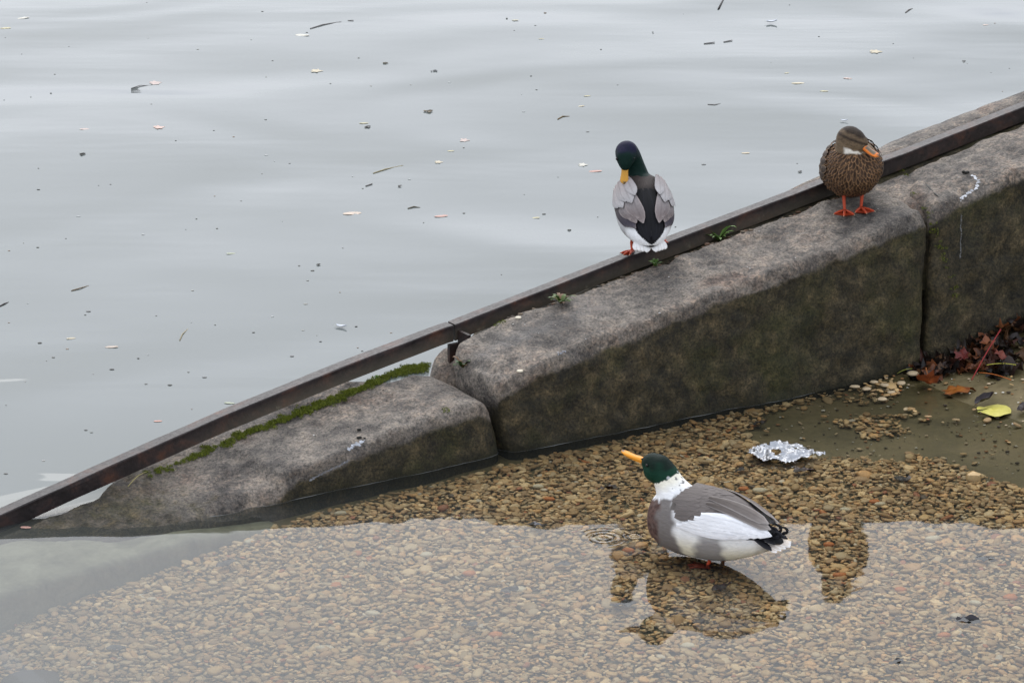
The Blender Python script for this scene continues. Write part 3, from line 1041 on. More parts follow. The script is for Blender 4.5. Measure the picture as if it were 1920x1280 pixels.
# ---- the drake preening on the rail
p0 = at(1215, 470, railz(2.60))
u_, v_ = touvk(p0)
p0 = uvk(u_, -.010, railz(u_))
d2 = empty('duck', p0, R(97))
tag(d2, 'grey-backed drake seen from behind on the rail, head turned to preen its back', 'duck')
T2 = Matrix.Translation((-.005, 0, .150)) @ Matrix.Rotation(R(-26), 4, 'Y')
D2 = Duck(d2, [(.165, .0, .012, .012), (.152, .0, .045, .040), (.120, .0, .076, .070), (.06, .0, .096, .088), (-.02, .0, .103, .092), (-.08, .002, .095, .082),
               (-.13, .006, .074, .062), (-.175, .010, .048, .036), (-.205, .012, .012, .012)], T2)
ch2 = [((.085, .004, .195), .062), ((.098, .012, .238), .051), ((.098, .024, .285), .044), ((.090, .038, .325), .042), ((.066, .052, .346), .043), ((.044, .060, .336), .036), ((.030, .063, .318), .026), ((.024, .064, .306), .018)]
def col2(p, b):
    n = N3(p, 40)
    th = math.degrees(math.atan2(abs(b.y), b.z - D2.zc(b.x)))
    d, t = seg_t(p, ch2)
    if p.z > .262 + .01 * n and d < 1.4:
        c = mixc((.003, .016, .012), (.008, .008, .026), sm(.330, .375, p.z + n * .03))
        return c
    if p.z > .250 and d < 1.25 and t > 1: return (.05, .04, .036)
    flank = mixc((.46, .45, .45), (.36, .34, .33), sm(-.2, .3, n))
    c = flank
    c = mixc(c, (.052, .038, .034), sm(.05, .11, b.x + n * .02))      # brown shoulders and breast
    if b.x < -.10 and th > 60: c = mixc(c, WHITE, sm(-.10, -.13, b.x))
    if th < 62 and b.x < -.06: c = mixc(c, (.010, .010, .012), sm(-.06, -.09, b.x))
    elif th < 50: c = mixc((.016, .013, .013), (.050, .040, .036), sm(-.03, .06, b.x + n * .03))
    if b.x < -.15 and th > 118: c = (.02, .02, .02)
    return c
D2.body(ch2, [((.052, .062, .330), (.036, .030, .038))], col2)
bill(d2, (.034, .062, .316), (-.004, .072, .246), (-.75, .15, .3), .0155, .0160, .0150, s2l((188, 136, 46)))
eye(d2, (.028, .094, .332)); eye(d2, (.026, .034, .334))
SILV, SILV2, MAUV, MAUV2 = (.29, .275, .275), (.36, .35, .35), (.13, .10, .095), (.27, .23, .22)
for s in (1, -1):
    wm = MB()
    for k in range(3):   # folded wing edge: dark speculum and primaries low on the flank
        D2.feather(wm, .0, s * (84 - 7 * k), -.130 - .012 * k, s * (66 - 9 * k), .014, .003 + .0016 * k, (.09, .075, .07), (.045, .04, .06), (.16, .14, .14), lift=.005, crown=.002)
    for k, (t0, t1, x1, wd) in enumerate(((64, 47, -.118, .020), (53, 38, -.140, .021), (42, 29, -.128, .021), (32, 21, -.150, .019))):   # tertials
        D2.feather(wm, .020, s * t0, x1, s * t1, wd, .006 + .002 * k, tint(SILV), tint(MAUV, .2), MAUV2, lift=.008, crown=.002, blunt=.7)
    for k, (t0, t1, x1, wd) in enumerate(((76, 62, -.045, .021), (65, 51, -.062, .021), (54, 41, -.048, .021), (43, 31, -.066, .021), (33, 22, -.040, .017))):   # scapulars
        D2.feather(wm, .085, s * t0, x1, s * t1, wd, .010 + .0018 * k, tint(MAUV2, .2), tint(SILV2, .1), SILV, lift=.005, crown=.002, blunt=.7)
    for k in range(5):
        t0 = 84 - 11 * k
        D2.feather(wm, .104, s * t0, .010 + .012 * (k % 2), s * (t0 - 8), .020, .004 + .0012 * k, (.06, .048, .045), tint(SILV, .15), (.24, .22, .22), lift=.004, crown=.002, blunt=.7)
    wm.build('wing', M['plume'], d2)
bk = MB()
for k in range(5):
    t0 = (k - 2) * 10
    D2.feather(bk, .0, t0, -.200, t0 * 1.2, .019, .005 + .001 * (2 - abs(k - 2)), (.012, .012, .013), (.010, .010, .012), (.016, .016, .02), lift=.002, crown=.001)
bk.build('rump', M['sheen'], d2)
tl = MB()
def tp(x, y, z): return T2 @ Vector((x, y, z))
for s in (1, -1):
    for k in range(4):
        a = (k + .6) / 4
        tail_feather(tl, tp(-.145, s * a * .046, .000 - .012 * a), tp(-.222 + .03 * a, s * (.010 + a * .048), -.006 - .012 * a), .014, (.72, .71, .70), (.76, .75, .74), (.60, .57, .53), .004)
tl.build('tail', M['plume'], d2)
cl2 = MB()
pts = [tp(-.165 - .040 * math.sin(i / 10 * 2.6), .004, .034 + .014 * (1 - math.cos(i / 10 * 2.6))) for i in range(11)]
cl2.tube(pts, [lerp(.008, .002, i / 10) for i in range(11)], (.01, .01, .013), 8)
cl2.build('tail_curl', M['sheen'], d2)
# both feet stand on the rail, which climbs to the bird's right
inv = Matrix.Rotation(-R(97), 3, 'Z')
def on_rail(du):
    q = uvk(u_ + du, -.010, railz(u_ + du)) - p0
    return inv @ q
fl, fr_ = on_rail(-.045), on_rail(.052)
rang = R(97)
foot(d2, (-.01, .045, .085), Vector((-.008, .042, .036)) + Vector((0, 0, fl.z)), fl + Vector((0, 0, .001)), math.atan2(-UU.y, -UU.x) - rang + .35, ORANGE, .9, .055)
foot(d2, (-.01, -.045, .085), Vector((-.008, -.040, .036)) + Vector((0, 0, fr_.z)), fr_ + Vector((0, 0, .001)), math.atan2(UU.y, UU.x) - rang - .1, ORANGE, .9, .055)

# ---- the brown duck on the middle stone
pf, _n = pick(1596, 394)
d3 = empty('duck', pf, R(-88))
tag(d3, 'mottled brown duck facing us on the stone, bill turned to its side', 'duck')
T3 = Matrix.Translation((-.036, 0, .148)) @ Matrix.Rotation(R(-26), 4, 'Y')
D3 = Duck(d3, [(.168, -.006, .012, .012), (.157, -.006, .048, .050), (.128, -.004, .078, .082), (.075, .0, .096, .098), (.0, .0, .102, .098), (-.08, .004, .094, .084),
               (-.14, .010, .072, .060), (-.19, .014, .044, .034), (-.22, .016, .012, .010)], T3)
ch3 = [((.040, .0, .200), .070), ((.052, -.012, .232), .060), ((.056, -.022, .262), .053), ((.060, -.024, .284), .050), ((.072, -.010, .284), .044), ((.082, .008, .276), .034), ((.088, .018, .270), .022)]
BUFF, DKB, MIDB = (.29, .165, .085), (.042, .025, .016), (.115, .070, .042)
def col3(p, b):
    n = N3(p, 60); n2 = N3((p[0] * .5, p[1] * .5, p[2] * 1.6), 170, 3)
    d, t = seg_t(p, ch3)
    if p.z > .240 and d < 1.4:
        c = mixc((.115, .080, .050), (.175, .125, .078), sm(.30, .27, p.z + n * .015))
        zz = p.z + .006 + .35 * (p.y + .022)      # markings run down towards the bill
        c = mixc(c, (.034, .024, .017), sm(.314, .324, zz + n * .008))
        stripe = math.exp(-((zz - (.301)) / .0055) ** 2) * sm(.04, .07, p.x)
        c = mixc(c, (.028, .020, .015), .9 * stripe)
        if n2 > .1: c = tuple(x * .72 for x in c)
        if p.x > .068 and -.054 < p.y < .03: c = mixc(c, (.74, .70, .62), sm(.266, .260, zz + .008 * n) * sm(-.054, -.040, p.y + .008 * n) * sm(.238, .246, p.z + .008 * n2))
        return c
    return mixc(DKB, BUFF, sm(-.25, .35, n2))
bd3 = D3.body(ch3, [((.062, -.022, .288), (.047, .047, .046))], col3)
bill(d3, (.090, .010, .277), (.130, .074, .236), (.45, .1, 1), .0165, .0165, .0160, s2l((222, 122, 44)), (.10, .08, .05), (.13, .105, .07))
eye(d3, (.1045, -.018, .2955), .0045)
def scatter_feathers(mb, me, keep, flow, spacing, L, W, cols, off=.0025):
    """small contour feathers, shingled over the body from the tail end forwards"""
    cell, pts = {}, []
    order = list(range(len(me.vertices)))
    random.shuffle(order)
    for i in order:
        v = me.vertices[i]
        if not keep(v.co): continue
        k = tuple(int(math.floor(x / spacing)) for x in v.co)
        if any((pts[j][0] - v.co).length < spacing for a_ in (-1, 0, 1) for b_ in (-1, 0, 1) for c_ in (-1, 0, 1) for j in cell.get((k[0] + a_, k[1] + b_, k[2] + c_), ())): continue
        cell.setdefault(k, []).append(len(pts))
        pts.append((v.co.copy(), v.normal.copy()))
    for p, n in pts:
        d = flow(p)
        d = d - n * d.dot(n)
        if d.length < 1e-4: continue
        d.normalize()
        d = (d + Vector((random.gauss(0, .12), random.gauss(0, .12), random.gauss(0, .12)))).normalized()
        sd_ = n.cross(d).normalized()
        l, w_ = L * random.uniform(.85, 1.2), W * random.uniform(.85, 1.15)
        dk, ed = cols(p)
        vs_, cs = [], []
        for i in range(5):
            a_ = i / 4
            ww = w_ * (.55, .95, 1.0, .78, .20)[i]
            for j, b_ in enumerate((-1, -.45, 0, .45, 1)):
                q = p + d * (l * (a_ - .35)) + sd_ * (ww * b_) + n * (off + .0045 * a_ + .0022 * (1 - b_ * b_) - .10 * 0)
                q -= n * (l * (a_ - .35)) ** 2 * 4.5          # follow the curve of the body
                vs_.append(q)
                e = max(.9 * (abs(b_) > .9), sm(.70, .95, a_))
                if j == 2 and a_ < .9: e *= .6
                cs.append(mixc(dk, ed, e))
        mb.add(vs_, [(i * 5 + j, i * 5 + j + 1, i * 5 + 6 + j, i * 5 + 5 + j) for i in range(4) for j in range(4)], cs)
    return len(pts)
fm = MB()
def cols3(p): return tint(DKB, .3), tint(BUFF, .28)
scatter_feathers(fm, bd3.data, lambda p: p.z < (.232 if p.x > .02 else .30) and (p - Vector((.062, -.022, .288))).length > .058,
                 lambda p: Vector((-.75, .25 * p.y / .1, -.9)) if p.x > -.02 else Vector((-1, 0, -.15)), .0105, .027, .0078, cols3)
fm.build('contour_feathers', M['plume'], d3)['kind'] = 'stuff'
for s in (1, -1):
    wm = MB()
    for i in range(6):
        for k in range(6):
            t0 = 98 - 15 * k + 6 * (i % 2)
            xa = .080 - .036 * i
            D3.feather(wm, xa, s * t0, xa - .055, s * (t0 - 4), .0145, .006 + .0012 * (5 - i) * .5 + .001 * k, tint((.060, .040, .028), .25), tint((.040, .027, .019), .25), tint((.25, .165, .10), .25), lift=.005, crown=.002, na=7, nb=3)
    for k in range(4):
        D3.feather(wm, -.06, s * (80 - 12 * k), -.20, s * (62 - 12 * k), .016, .007 + .002 * k, (.06, .045, .036), (.05, .038, .03), (.24, .18, .12), lift=.008, crown=.002)
    wm.build('wing', M['plume'], d3)
tl = MB()
for k in range(7):
    a = (k - 3) / 3
    tail_feather(tl, T3 @ Vector((-.17, a * .03, .02)), T3 @ Vector((-.265 + .02 * abs(a), a * .055, .028)), .014, (.10, .075, .055), (.10, .075, .055), (.34, .28, .21), .004)
tl.build('tail', M['plume'], d3)
def sg(x, y):
    wp = d3.matrix_basis @ Vector((x, y, 0)) if False else Matrix.Translation(pf) @ Matrix.Rotation(R(-88), 4, 'Z') @ Vector((x, y, 0))
    h = BVH.ray_cast(Vector((wp.x, wp.y, 2)), Vector((0, 0, -1)))
    return (h[0].z - pf.z) if h[0] is not None else 0.0
for (x, y, hd) in ((.016, -.026, -10), (.000, .036, 8)):
    zz = max(sg(x, y), sg(x + .03, y), sg(x + .055, y)) + .002
    foot(d3, (-.012, y * 1.1, .075), (-.002, y * 1.05, .036 + zz), (x, y, zz), R(hd), ORANGE, 1.3, .074)

# ------------------------------------------------------------------ moss and weeds along the stones
def moss_mesh(spots, dens, hmax):
    vs_, fs, cs = [], [], []
    for (c, r) in spots:
        for i in range(int(dens * r * r * 1e4)):
            a, q = random.random() * 6.283, math.sqrt(random.random())
            h = hmax * max(0.0, 1 - q ** 2) ** .5 * (.5 + .5 * random.random())
            b = Vector((c.x + math.cos(a) * q * r, c.y + math.sin(a) * q * r, c.z + h * .75))
            d = Vector((random.gauss(0, .6), random.gauss(0, .6), .55 + random.random())).normalized()
            s = d.cross(Vector((random.random() - .5, random.random() - .5, .2))).normalized()
            L = .005 + .006 * random.random()
            k = random.random()
            c0 = mixc((.07, .095, .010), (.26, .29, .03), k * (.5 + .5 * h / hmax))
            n = len(vs_)
            vs_ += [b - s * .0014, b + s * .0014, b + d * L]
            cs += [tuple(x * .6 for x in c0), tuple(x * .6 for x in c0), c0]
            fs.append((n, n + 1, n + 2))
    return vs_, fs, cs
spots = []
LINE = [(272, 897), (330, 872), (400, 842), (470, 810), (540, 785), (600, 759), (660, 737), (720, 710), (762, 694), (800, 690)]
for i in range(620):
    k = 9 * random.random() ** .8
    j = int(k)
    x, y = (lerp(LINE[j][m], LINE[j + 1][m], k - j) for m in (0, 1))
    nn = noise.noise(Vector((x * .02, 0, 1)))
    if nn < -.5 or random.random() < .45 * (x < 420): continue
    q, nrm = pick(x + random.gauss(0, 3), y + random.gauss(0, 4.5) * (.8 + nn))
    if nrm.z < .3: continue
    spots.append((q, .006 + .012 * random.random() ** 2))
a, f, c = moss_mesh(spots, 34, .009)
tag(mk('moss', a, f, M['green'], None, c, smooth=False), 'cushion of bright green moss along the back of the low left stone', 'moss', kind='stuff')
spots = []
for i in range(46):
    t = random.random()
    q, _ = pick(lerp(1742, 1792, t) + random.gauss(0, 4), lerp(400, 560, t ** 1.1))
    spots.append((q, .006 + .006 * random.random()))
for (px, py) in ((1690, 322), (1700, 330), (1715, 365), (1735, 392), (1560, 838), (930, 612), (938, 607), (945, 604), (1180, 510), (1195, 503), (835, 768), (838, 772)):
    q, _ = pick(px, py)
    spots.append((q, .010 + .006 * random.random()))
a, f, c = moss_mesh(spots, 14, .007)
tag(mk('moss', a, f, M['green'], None, c, smooth=False), 'thin moss in the joints and gaps around the middle and right stones', 'moss', kind='stuff')

def weed(name, px, py, n, length, label, wid=.004, lean=.8, cols=((.05, .11, .015), (.12, .20, .04)), dry=0.0, jag=True):
    p, nn = pick(px, py)
    root = empty(name, p)
    tag(root, label, 'plant')
    for i in range(n):
        a = 2 * math.pi * (i + random.random() * .6) / n
        L = length * (.6 + .5 * random.random())
        d = Vector((math.cos(a), math.sin(a), 0))
        mb = MB()
        c = mixc(cols[0], cols[1], random.random())
        if random.random() < dry: c = (.16, .09, .045)
        el = .35 + .65 * random.random()
        vs_, cs = [], []
        sd_ = Vector((-d.y, d.x, 0))
        for k in range(7):
            t = k / 6
            q = d * (L * t * lean) + Vector((0, 0, L * (el * math.sin(t * 2.0) * .75) + .002))
            wd = wid * (math.sin(math.pi * (.12 + .86 * t)) + (.5 * (k % 2) if jag else 0))
            vs_ += [q - sd_ * wd, q + Vector((0, 0, -.0012)), q + sd_ * wd]
            cs += [c, tuple(x * .7 for x in c), c]
        fs = []
        for k in range(6):
            for j in range(2): fs.append((k * 3 + j, k * 3 + j + 1, k * 3 + 4 + j, k * 3 + 3 + j))
        mb.add(vs_, fs, cs)
        mb.build('blade', M['green'], root)
    return root
weed('weed', 1348, 452, 15, .088, 'spiky green weed in the gap behind the middle stone', .0045)
weed('weed', 1052, 570, 14, .068, 'small weed with dry leaves by the rail below the preening drake', .006, .9, ((.04, .08, .015), (.09, .13, .03)), .35)
weed('weed', 868, 690, 11, .055, 'leafy weed growing out of the crack below the rusty bracket', .007, .7, ((.03, .065, .015), (.07, .12, .03)), .1)
weed('weed', 1228, 500, 9, .040, 'tiny weed by the rail just right of the preening drake', .004)
weed('weed', 706, 712, 5, .035, 'thin dark weed standing in the moss of the low left stone', .004, .35)
weed('weed', 1835, 238, 5, .016, 'tiny green sprout by the rail near the right edge', .004)

# dry stalks
def stalk(px0, py0, px1, py1, r, col, label, lift=.004, name='stalk', cat='stalk'):
    a, _ = pick(px0, py0); b, _ = pick(px1, py1)
    mb = MB()
    pts = [a.lerp(b, t) - a + Vector((0, 0, lift + .012 * math.sin(math.pi * t))) for t in (0, .25, .5, .75, 1)]
    mb.tube(pts, [r, r, r, r * .8, r * .5], col, 6)
    o = mb.build(name, M['twig'])
    o.location = a
    tag(o, label, cat)
stalk(240, 915, 280, 886, .0016, (.30, .26, .11), 'straw stalk lying over the low end of the left stone', .006)

# ------------------------------------------------------------------ bird droppings, a painted wet sheen and specks on the stones
def dropping(pts, wid, label, col=(.52, .54, .58)):
    ps = [pick(*p) for p in pts]
    o0 = ps[0][0]
    mb = MB()
    for i in range(len(ps) - 1):
        a, b = ps[i][0], ps[i + 1][0]
        n = max(3, int((b - a).length / (wid * .55)))
        for k in range(n):
            q = a.lerp(b, k / n)
            w_ = wid * (.30 + 1.0 * random.random() ** 1.5)
            nn = ps[i][1]
            e1 = nn.orthogonal().normalized(); e2 = nn.cross(e1)
            q = q + e1 * random.gauss(0, wid * .75) + e2 * random.gauss(0, wid * .75)
            h = BVH.find_nearest(q)
            q, nn = h[0], (h[1] if h[1].z > -.3 else -h[1])
            e1 = nn.orthogonal().normalized(); e2 = nn.cross(e1)
            m = 7
            hh_ = .0012 * random.random()
            vs_ = [q - o0 + nn * (.0010 + hh_)] + [q - o0 + nn * (.0004 + hh_) + (e1 * math.cos(6.283 * j / m) + e2 * math.sin(6.283 * j / m)) * w_ * (.5 + 1.0 * random.random()) for j in range(m)]
            kk = .5 + .5 * random.random()
            cc = tuple(x * kk for x in col)
            mb.add(vs_, [(0, 1 + j, 1 + (j + 1) % m) for j in range(m)], cc)
    o = mb.build('dropping_or_sheen', M['drop'])
    o.location = o0
    tag(o, label, 'dropping', 'bird droppings on the stones')
dropping([(652, 842), (664, 834), (684, 826)], .0050, 'white splashed dropping on the low left stone')
dropping([(580, 900), (620, 880), (655, 862)], .0022, 'thin pale streak of dropping along the front edge of the low left stone', (.24, .245, .26))
dropping([(1046, 664), (1052, 661), (1060, 659)], .0030, 'small bluish patch painted as the wet sheen in the hollow of the middle stone', (.34, .36, .40))  # sky sheen on the wet hollow, painted as bluish flecks
dropping([(1800, 374), (1815, 362), (1832, 352), (1834, 340), (1822, 328)], .0042, 'curved white dropping on top of the right stone', (.62, .63, .65))
dropping([(1802, 402), (1802, 440), (1800, 485)], .0020, 'thin white dribble down the face of the right stone', (.20, .20, .20))
for (px, py, s, lab) in ((674, 806, .006, 'dark pellet beside the white splash on the low left stone'), (671, 822, .0075, 'larger dark pellet just above the white splash on the left stone'), (684, 822, .004, 'smallest dark pellet by the white splash on the left stone'), (1811, 325, .009, 'dark pellet at the head of the curved dropping on the right stone')):
    q, nn = pick(px, py)
    mb = MB()
    for k in range(3): mb.sphere((random.gauss(0, s * .5), random.gauss(0, s * .5), s * .5), (s * .8, s * .6, s * .6), (.018, .017, .014), 8, 6)
    o = mb.build('pellet', M['drop']); o.location = q
    tag(o, lab, 'pellet', 'dark pellets on the stones')
for (px, py) in ((972, 597), (975, 697)):
    q, nn = pick(px, py)
    tv, tf = templates[2]
    m = np.diag((.014, .009, .004))
    o = mk('pebble', tv @ m, [tuple(int(i) for i in f_) for f_ in tf], M['pebble'], None, [s2l((214, 204, 182))] * len(tv))
    o.location = q + Vector((0, 0, .003))
    tag(o, 'cream pebble at the back edge of the middle stone' if py < 650 else 'cream pebble near the front left corner of the middle stone', 'pebble')
sp = MB()
for i in range(260):
    q, nn = pick(560 + 1340 * random.random(), 330 + 540 * random.random())
    if q.z < .03 or nn.z < .55: continue
    s = .0012 + .0022 * random.random() ** 2
    sp.sphere(q + nn * s * .4, (s * 1.3, s, s * .5), random.choice([(.55, .54, .52), (.4, .38, .34), (.03, .03, .025), (.25, .18, .12)]), 6, 4)
for i in range(220):      # litter in the gap behind the stones
    u = 1.95 + 1.65 * random.random()
    q = drop(u, .03 + .05 * random.random())
    s = .002 + .005 * random.random()
    sp.sphere(q + Vector((0, 0, s * .4)), (s * 1.7, s, s * .6), random.choice([(.05, .035, .022), (.11, .06, .035), (.16, .12, .08), (.02, .016, .012)]), 6, 4)
tag(sp.build('specks', M['pebble']), 'fine crumbs and specks lying on the coping stones', 'crumbs', kind='stuff')
# crack line in the right stone
ck = MB()
cp = [pick(*p)[0] for p in ((1734, 342), (1742, 352), (1756, 366), (1775, 381), (1793, 389))]
o0 = cp[0]
ck.tube([q - o0 + Vector((0, 0, .0005)) for q in cp], [.001, .004, .0045, .004, .001], (.02, .019, .014), 6, flat=.5)
o = ck.build('crack_fill', M['green']); o.location = o0
tag(o, 'dark dirt filled crack across the top of the right stone', 'crack')

# meniscus: its bright reflection, put in as a thin pale tube along the stone
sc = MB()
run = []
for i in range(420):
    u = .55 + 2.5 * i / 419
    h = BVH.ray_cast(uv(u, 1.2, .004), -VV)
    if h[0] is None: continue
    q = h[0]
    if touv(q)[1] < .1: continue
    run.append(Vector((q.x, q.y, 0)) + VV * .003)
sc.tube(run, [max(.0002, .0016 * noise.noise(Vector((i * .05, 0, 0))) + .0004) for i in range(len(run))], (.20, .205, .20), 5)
tag(sc.build('meniscus_glint', M['drop']), 'thin pale line painted as the meniscus glint where the water meets the stones', 'meniscus', kind='stuff')

# ------------------------------------------------------------------ leaves
def leaf_mesh(mb, size, kind, col, col2, curl=.2, wave=.15, seed=0, stem=True, stemcol=(.25, .05, .03), stemdir=None, thick=True):
    if kind == 'maple':
        out = [(-90, .14), (-62, .52), (-38, .54), (-20, .80), (-5, .68), (8, .66), (22, .96), (36, .76), (50, .66), (66, .76), (90, 1.04)]
        out = out + [(180 - a, r) for a, r in out[-2:0:-1]]
    elif kind == 'round':
        out = [(-90, .10)] + [(-70 + 16 * i, .92 + .03 * math.sin(i * 2.1) - .12 * (i > 15)) for i in range(21)]
        out = [(a, r) for a, r in out if a < 252]
    else:
        out = [(a, 1.0 / math.sqrt((math.cos(R(a)) / .48) ** 2 + math.sin(R(a)) ** 2) * (1 + .05 * math.sin(a * .31))) for a in range(-90, 270, 18)]
    n = len(out)
    rings = (.0, .35, .7, 1.0)
    vs_, cs = [], []
    for ri, rr in enumerate(rings):
        for (a, r) in out:
            x, y = math.cos(R(a)) * r * rr, math.sin(R(a)) * r * rr
            z = curl * (x * x * 1.2 + .4 * y * y * (1 if y > 0 else -.4)) + wave * noise.noise(Vector((x * 2.2 + seed, y * 2.2, seed * 1.7)))
            vs_.append(Vector((x, y, z)) * size)
            cs.append(mixc(col, col2, min(1, max(0, rr * .7 + .7 * noise.noise(Vector((x * 3, y * 3 + seed, 2)))))))
    fs = [(i * n + j, i * n + (j + 1) % n, (i + 1) * n + (j + 1) % n, (i + 1) * n + j) for i in range(3) for j in range(n)]
    mb.add(vs_, fs, cs)
    return mb

def place_leaf(name, p, size, kind, col, col2, rot, label, cat='leaf', group=None, curl=.2, wave=.15, stem=None, mat='leaf'):
    root = empty(name, p)
    root.rotation_euler = rot
    s = random.random() * 40
    mb = leaf_mesh(MB(), size, kind, col, col2, curl, wave, s)
    mb.build('blade', M[mat], root)
    if stem:
        sm_b = MB()
        L, r, c, dv = stem
        sm_b.tube([(0, 0, .001), Vector(dv) * (L * .5) + Vector((0, 0, .001)), Vector(dv) * L], [r, r, r * 1.5], c, 6)
        sm_b.build('stem', M['twig'], root)
    tag(root, label, cat, group)
    return root

BR = [s2l((46, 32, 26)), s2l((58, 40, 30)), s2l((36, 28, 25)), s2l((84, 58, 36)), s2l((28, 24, 22)), s2l((68, 42, 34)), s2l((44, 35, 29))]
def heap(u, v):
    return .055 * math.exp(-((v - .40) / .22) ** 2) * sm(3.42, 3.95, u)
for i in range(150):
    u = 3.48 + .85 * random.random()
    v = .42 + .27 * random.random() ** 1.3
    if u < 3.62: v = .40 + .12 * random.random()
    if u + v * .9 > 5.2: continue
    z = bedz(u, v) + heap(u, v) * (.35 + .65 * random.random()) + .008
    c = random.choice(BR)
    ly = s2l((120, 70, 40)) if random.random() < .25 else tuple(x * .7 for x in c)
    place_leaf('dead_leaf', uv(u, v, z), .032 + .032 * random.random(), random.choice(['maple', 'maple', 'oval']), c, ly,
               (random.gauss(0, .35), random.gauss(0, .35), random.random() * 6.28), 'wet brown fallen leaf in the heap against the right stones',
               'leaf', 'wet leaves in the heap', .55, .7)
# leaves of the heap that stand out
q = at(1795, 724, .03)
place_leaf('dead_leaf', q, .075, 'maple', s2l((168, 104, 40)), s2l((92, 42, 26)), (R(8), R(-4), R(200)), 'big orange-brown maple leaf at the front of the heap', curl=-.25, wave=.25)
q = at(1742, 716, .03)
place_leaf('dead_leaf', q, .058, 'maple', s2l((150, 78, 40)), s2l((110, 56, 34)), (R(18), R(20), R(120)), 'rust-coloured curled leaf at the left end of the heap', curl=.7, wave=.3, stem=(.055, .0016, s2l((150, 92, 50)), (.15, .25, .95)))
q = at(1876, 668, .08)
place_leaf('dead_leaf', q, .045, 'maple', s2l((126, 64, 48)), s2l((92, 44, 38)), (R(30), R(10), R(60)), 'reddish leaf high in the heap by the right edge', curl=.3, wave=.4)
q = at(1850, 648, .09)
place_leaf('dead_leaf', q, .040, 'maple', s2l((140, 86, 52)), s2l((108, 60, 40)), (R(65), R(0), R(20)), 'light brown leaf standing upright behind the red stalk', curl=.4, wave=.3)
q = at(1805, 668, .08)
place_leaf('dead_leaf', q, .036, 'maple', s2l((112, 46, 40)), s2l((80, 34, 32)), (R(50), R(-10), R(-30)), 'dark red leaf leaning on the ledge above the heap', curl=.3, wave=.4)
def free_stalk(a, b, r, col, label):
    mb = MB()
    a, b = Vector(a), Vector(b)
    pts = [(b - a) * t + Vector((0, 0, .006 * math.sin(math.pi * t))) for t in (0, .2, .4, .6, .8, 1)]
    mb.tube(pts, [r, r, r, r, r, r * 1.6], col, 7)
    o = mb.build('leaf_stalk', M['twig']); o.location = a
    tag(o, label, 'stalk')
free_stalk(at(1822, 712, .045), at(1876, 618, .150), .0022, s2l((142, 48, 46)), 'long red leaf stalk sticking up out of the leaf heap')
free_stalk(at(1850, 684, .075), at(1905, 684, .07), .0015, s2l((170, 164, 70)), 'yellow green stalk lying on the leaf heap')
free_stalk(at(1835, 698, .06), at(1896, 712, .05), .0016, s2l((170, 96, 44)), 'orange stalk lying low on the front of the heap')
free_stalk(at(1682, 700, .012), at(1712, 691, .03), .0012, s2l((150, 150, 70)), 'short curved yellow stalk at the left tip of the heap')
u, v = touv(at(1866, 766, .004))
place_leaf('yellow_leaf', at(1862, 766, bedz(u, v) + .012), .072, 'round', s2l((196, 186, 84)), s2l((206, 196, 112)), (0, R(-3), R(-70)), 'pale yellow round leaf lying flat at the water edge', curl=-.08, wave=.12, stem=(.075, .0014, s2l((196, 194, 104)), (.25, -.95, .03)))
u, v = touv(at(1846, 748))
r_ = place_leaf('dead_leaf', at(1845, 750, bedz(u, v) + .016), .040, 'oval', s2l((40, 30, 32)), s2l((28, 22, 24)), (0, 0, R(-64)), 'small black rolled leaf touching the yellow leaf', curl=1.6, wave=.2)
u, v = touv(at(1915, 765))
place_leaf('dead_leaf', at(1917, 764, bedz(u, v) + .012), .034, 'oval', s2l((44, 32, 32)), s2l((30, 24, 24)), (0, 0, R(-30)), 'dark leaf right of the yellow leaf at the picture edge', curl=.8, wave=.3)

# dark scraps of leaf lying on the gravel
for (px, py, s, col, lab) in ((1168, 1131, .030, (38, 38, 44), 'dark sunken leaf left of the reflection of the white-necked drake'), (1352, 1099, .024, (44, 30, 32), 'dark purple sunken leaf inside the reflection of the white-necked drake'),
        (423, 1056, .024, (50, 46, 46), 'dark sunken leaf on the gravel below the left stone'), (218, 1214, .022, (52, 50, 54), 'dark sunken leaf near the bottom left'), (30, 1144, .030, (56, 52, 54), 'dark sunken leaf at the left edge of the gravel'),
        (1815, 1163, .026, (46, 44, 50), 'dark grey sunken leaf near the bottom right corner'), (1846, 1046, .022, (60, 60, 60), 'grey sunken leaf near the right edge of the gravel'), (1508, 882, .026, (54, 38, 36), 'dark brown sunken flake just right below the foil'),
        (1692, 896, .022, (38, 28, 24), 'black sunken scrap near the edge of the silt'), (1425, 792, .020, (44, 34, 28), 'dark scrap above the foil at the silt edge'), (1142, 914, .022, (46, 32, 26), 'dark sunken flake left of the drake bill'),
        (1057, 1057, .022, (52, 50, 52), 'small dark sunken scrap left below the ripple rings'), (1005, 983, .026, (64, 64, 70), 'grey sunken leaf left of the ripple rings'), (955, 1105, .020, (58, 54, 54), 'small dark scrap in the middle of the gravel'),
        (1680, 1240, .018, (50, 46, 46), 'little dark scrap at the bottom right of the gravel'), (880, 1170, .018, (50, 46, 46), 'little dark scrap at the bottom middle of the gravel'), (1388, 880, .014, (40, 30, 24), 'tiny black scrap just below the left tip of the foil')):
    u, v = touv(at(px, py))
    z = min(bedz(u, v) + .034, -.003)
    place_leaf('sunken_leaf', at(px, py, z), s * 1.5, 'oval', s2l(col), tuple(x * .8 for x in s2l(col)), (random.gauss(0, .08), random.gauss(0, .08), R(-80) + random.gauss(0, .4)), lab, 'leaf', 'sunken leaf scraps', .25, .35)
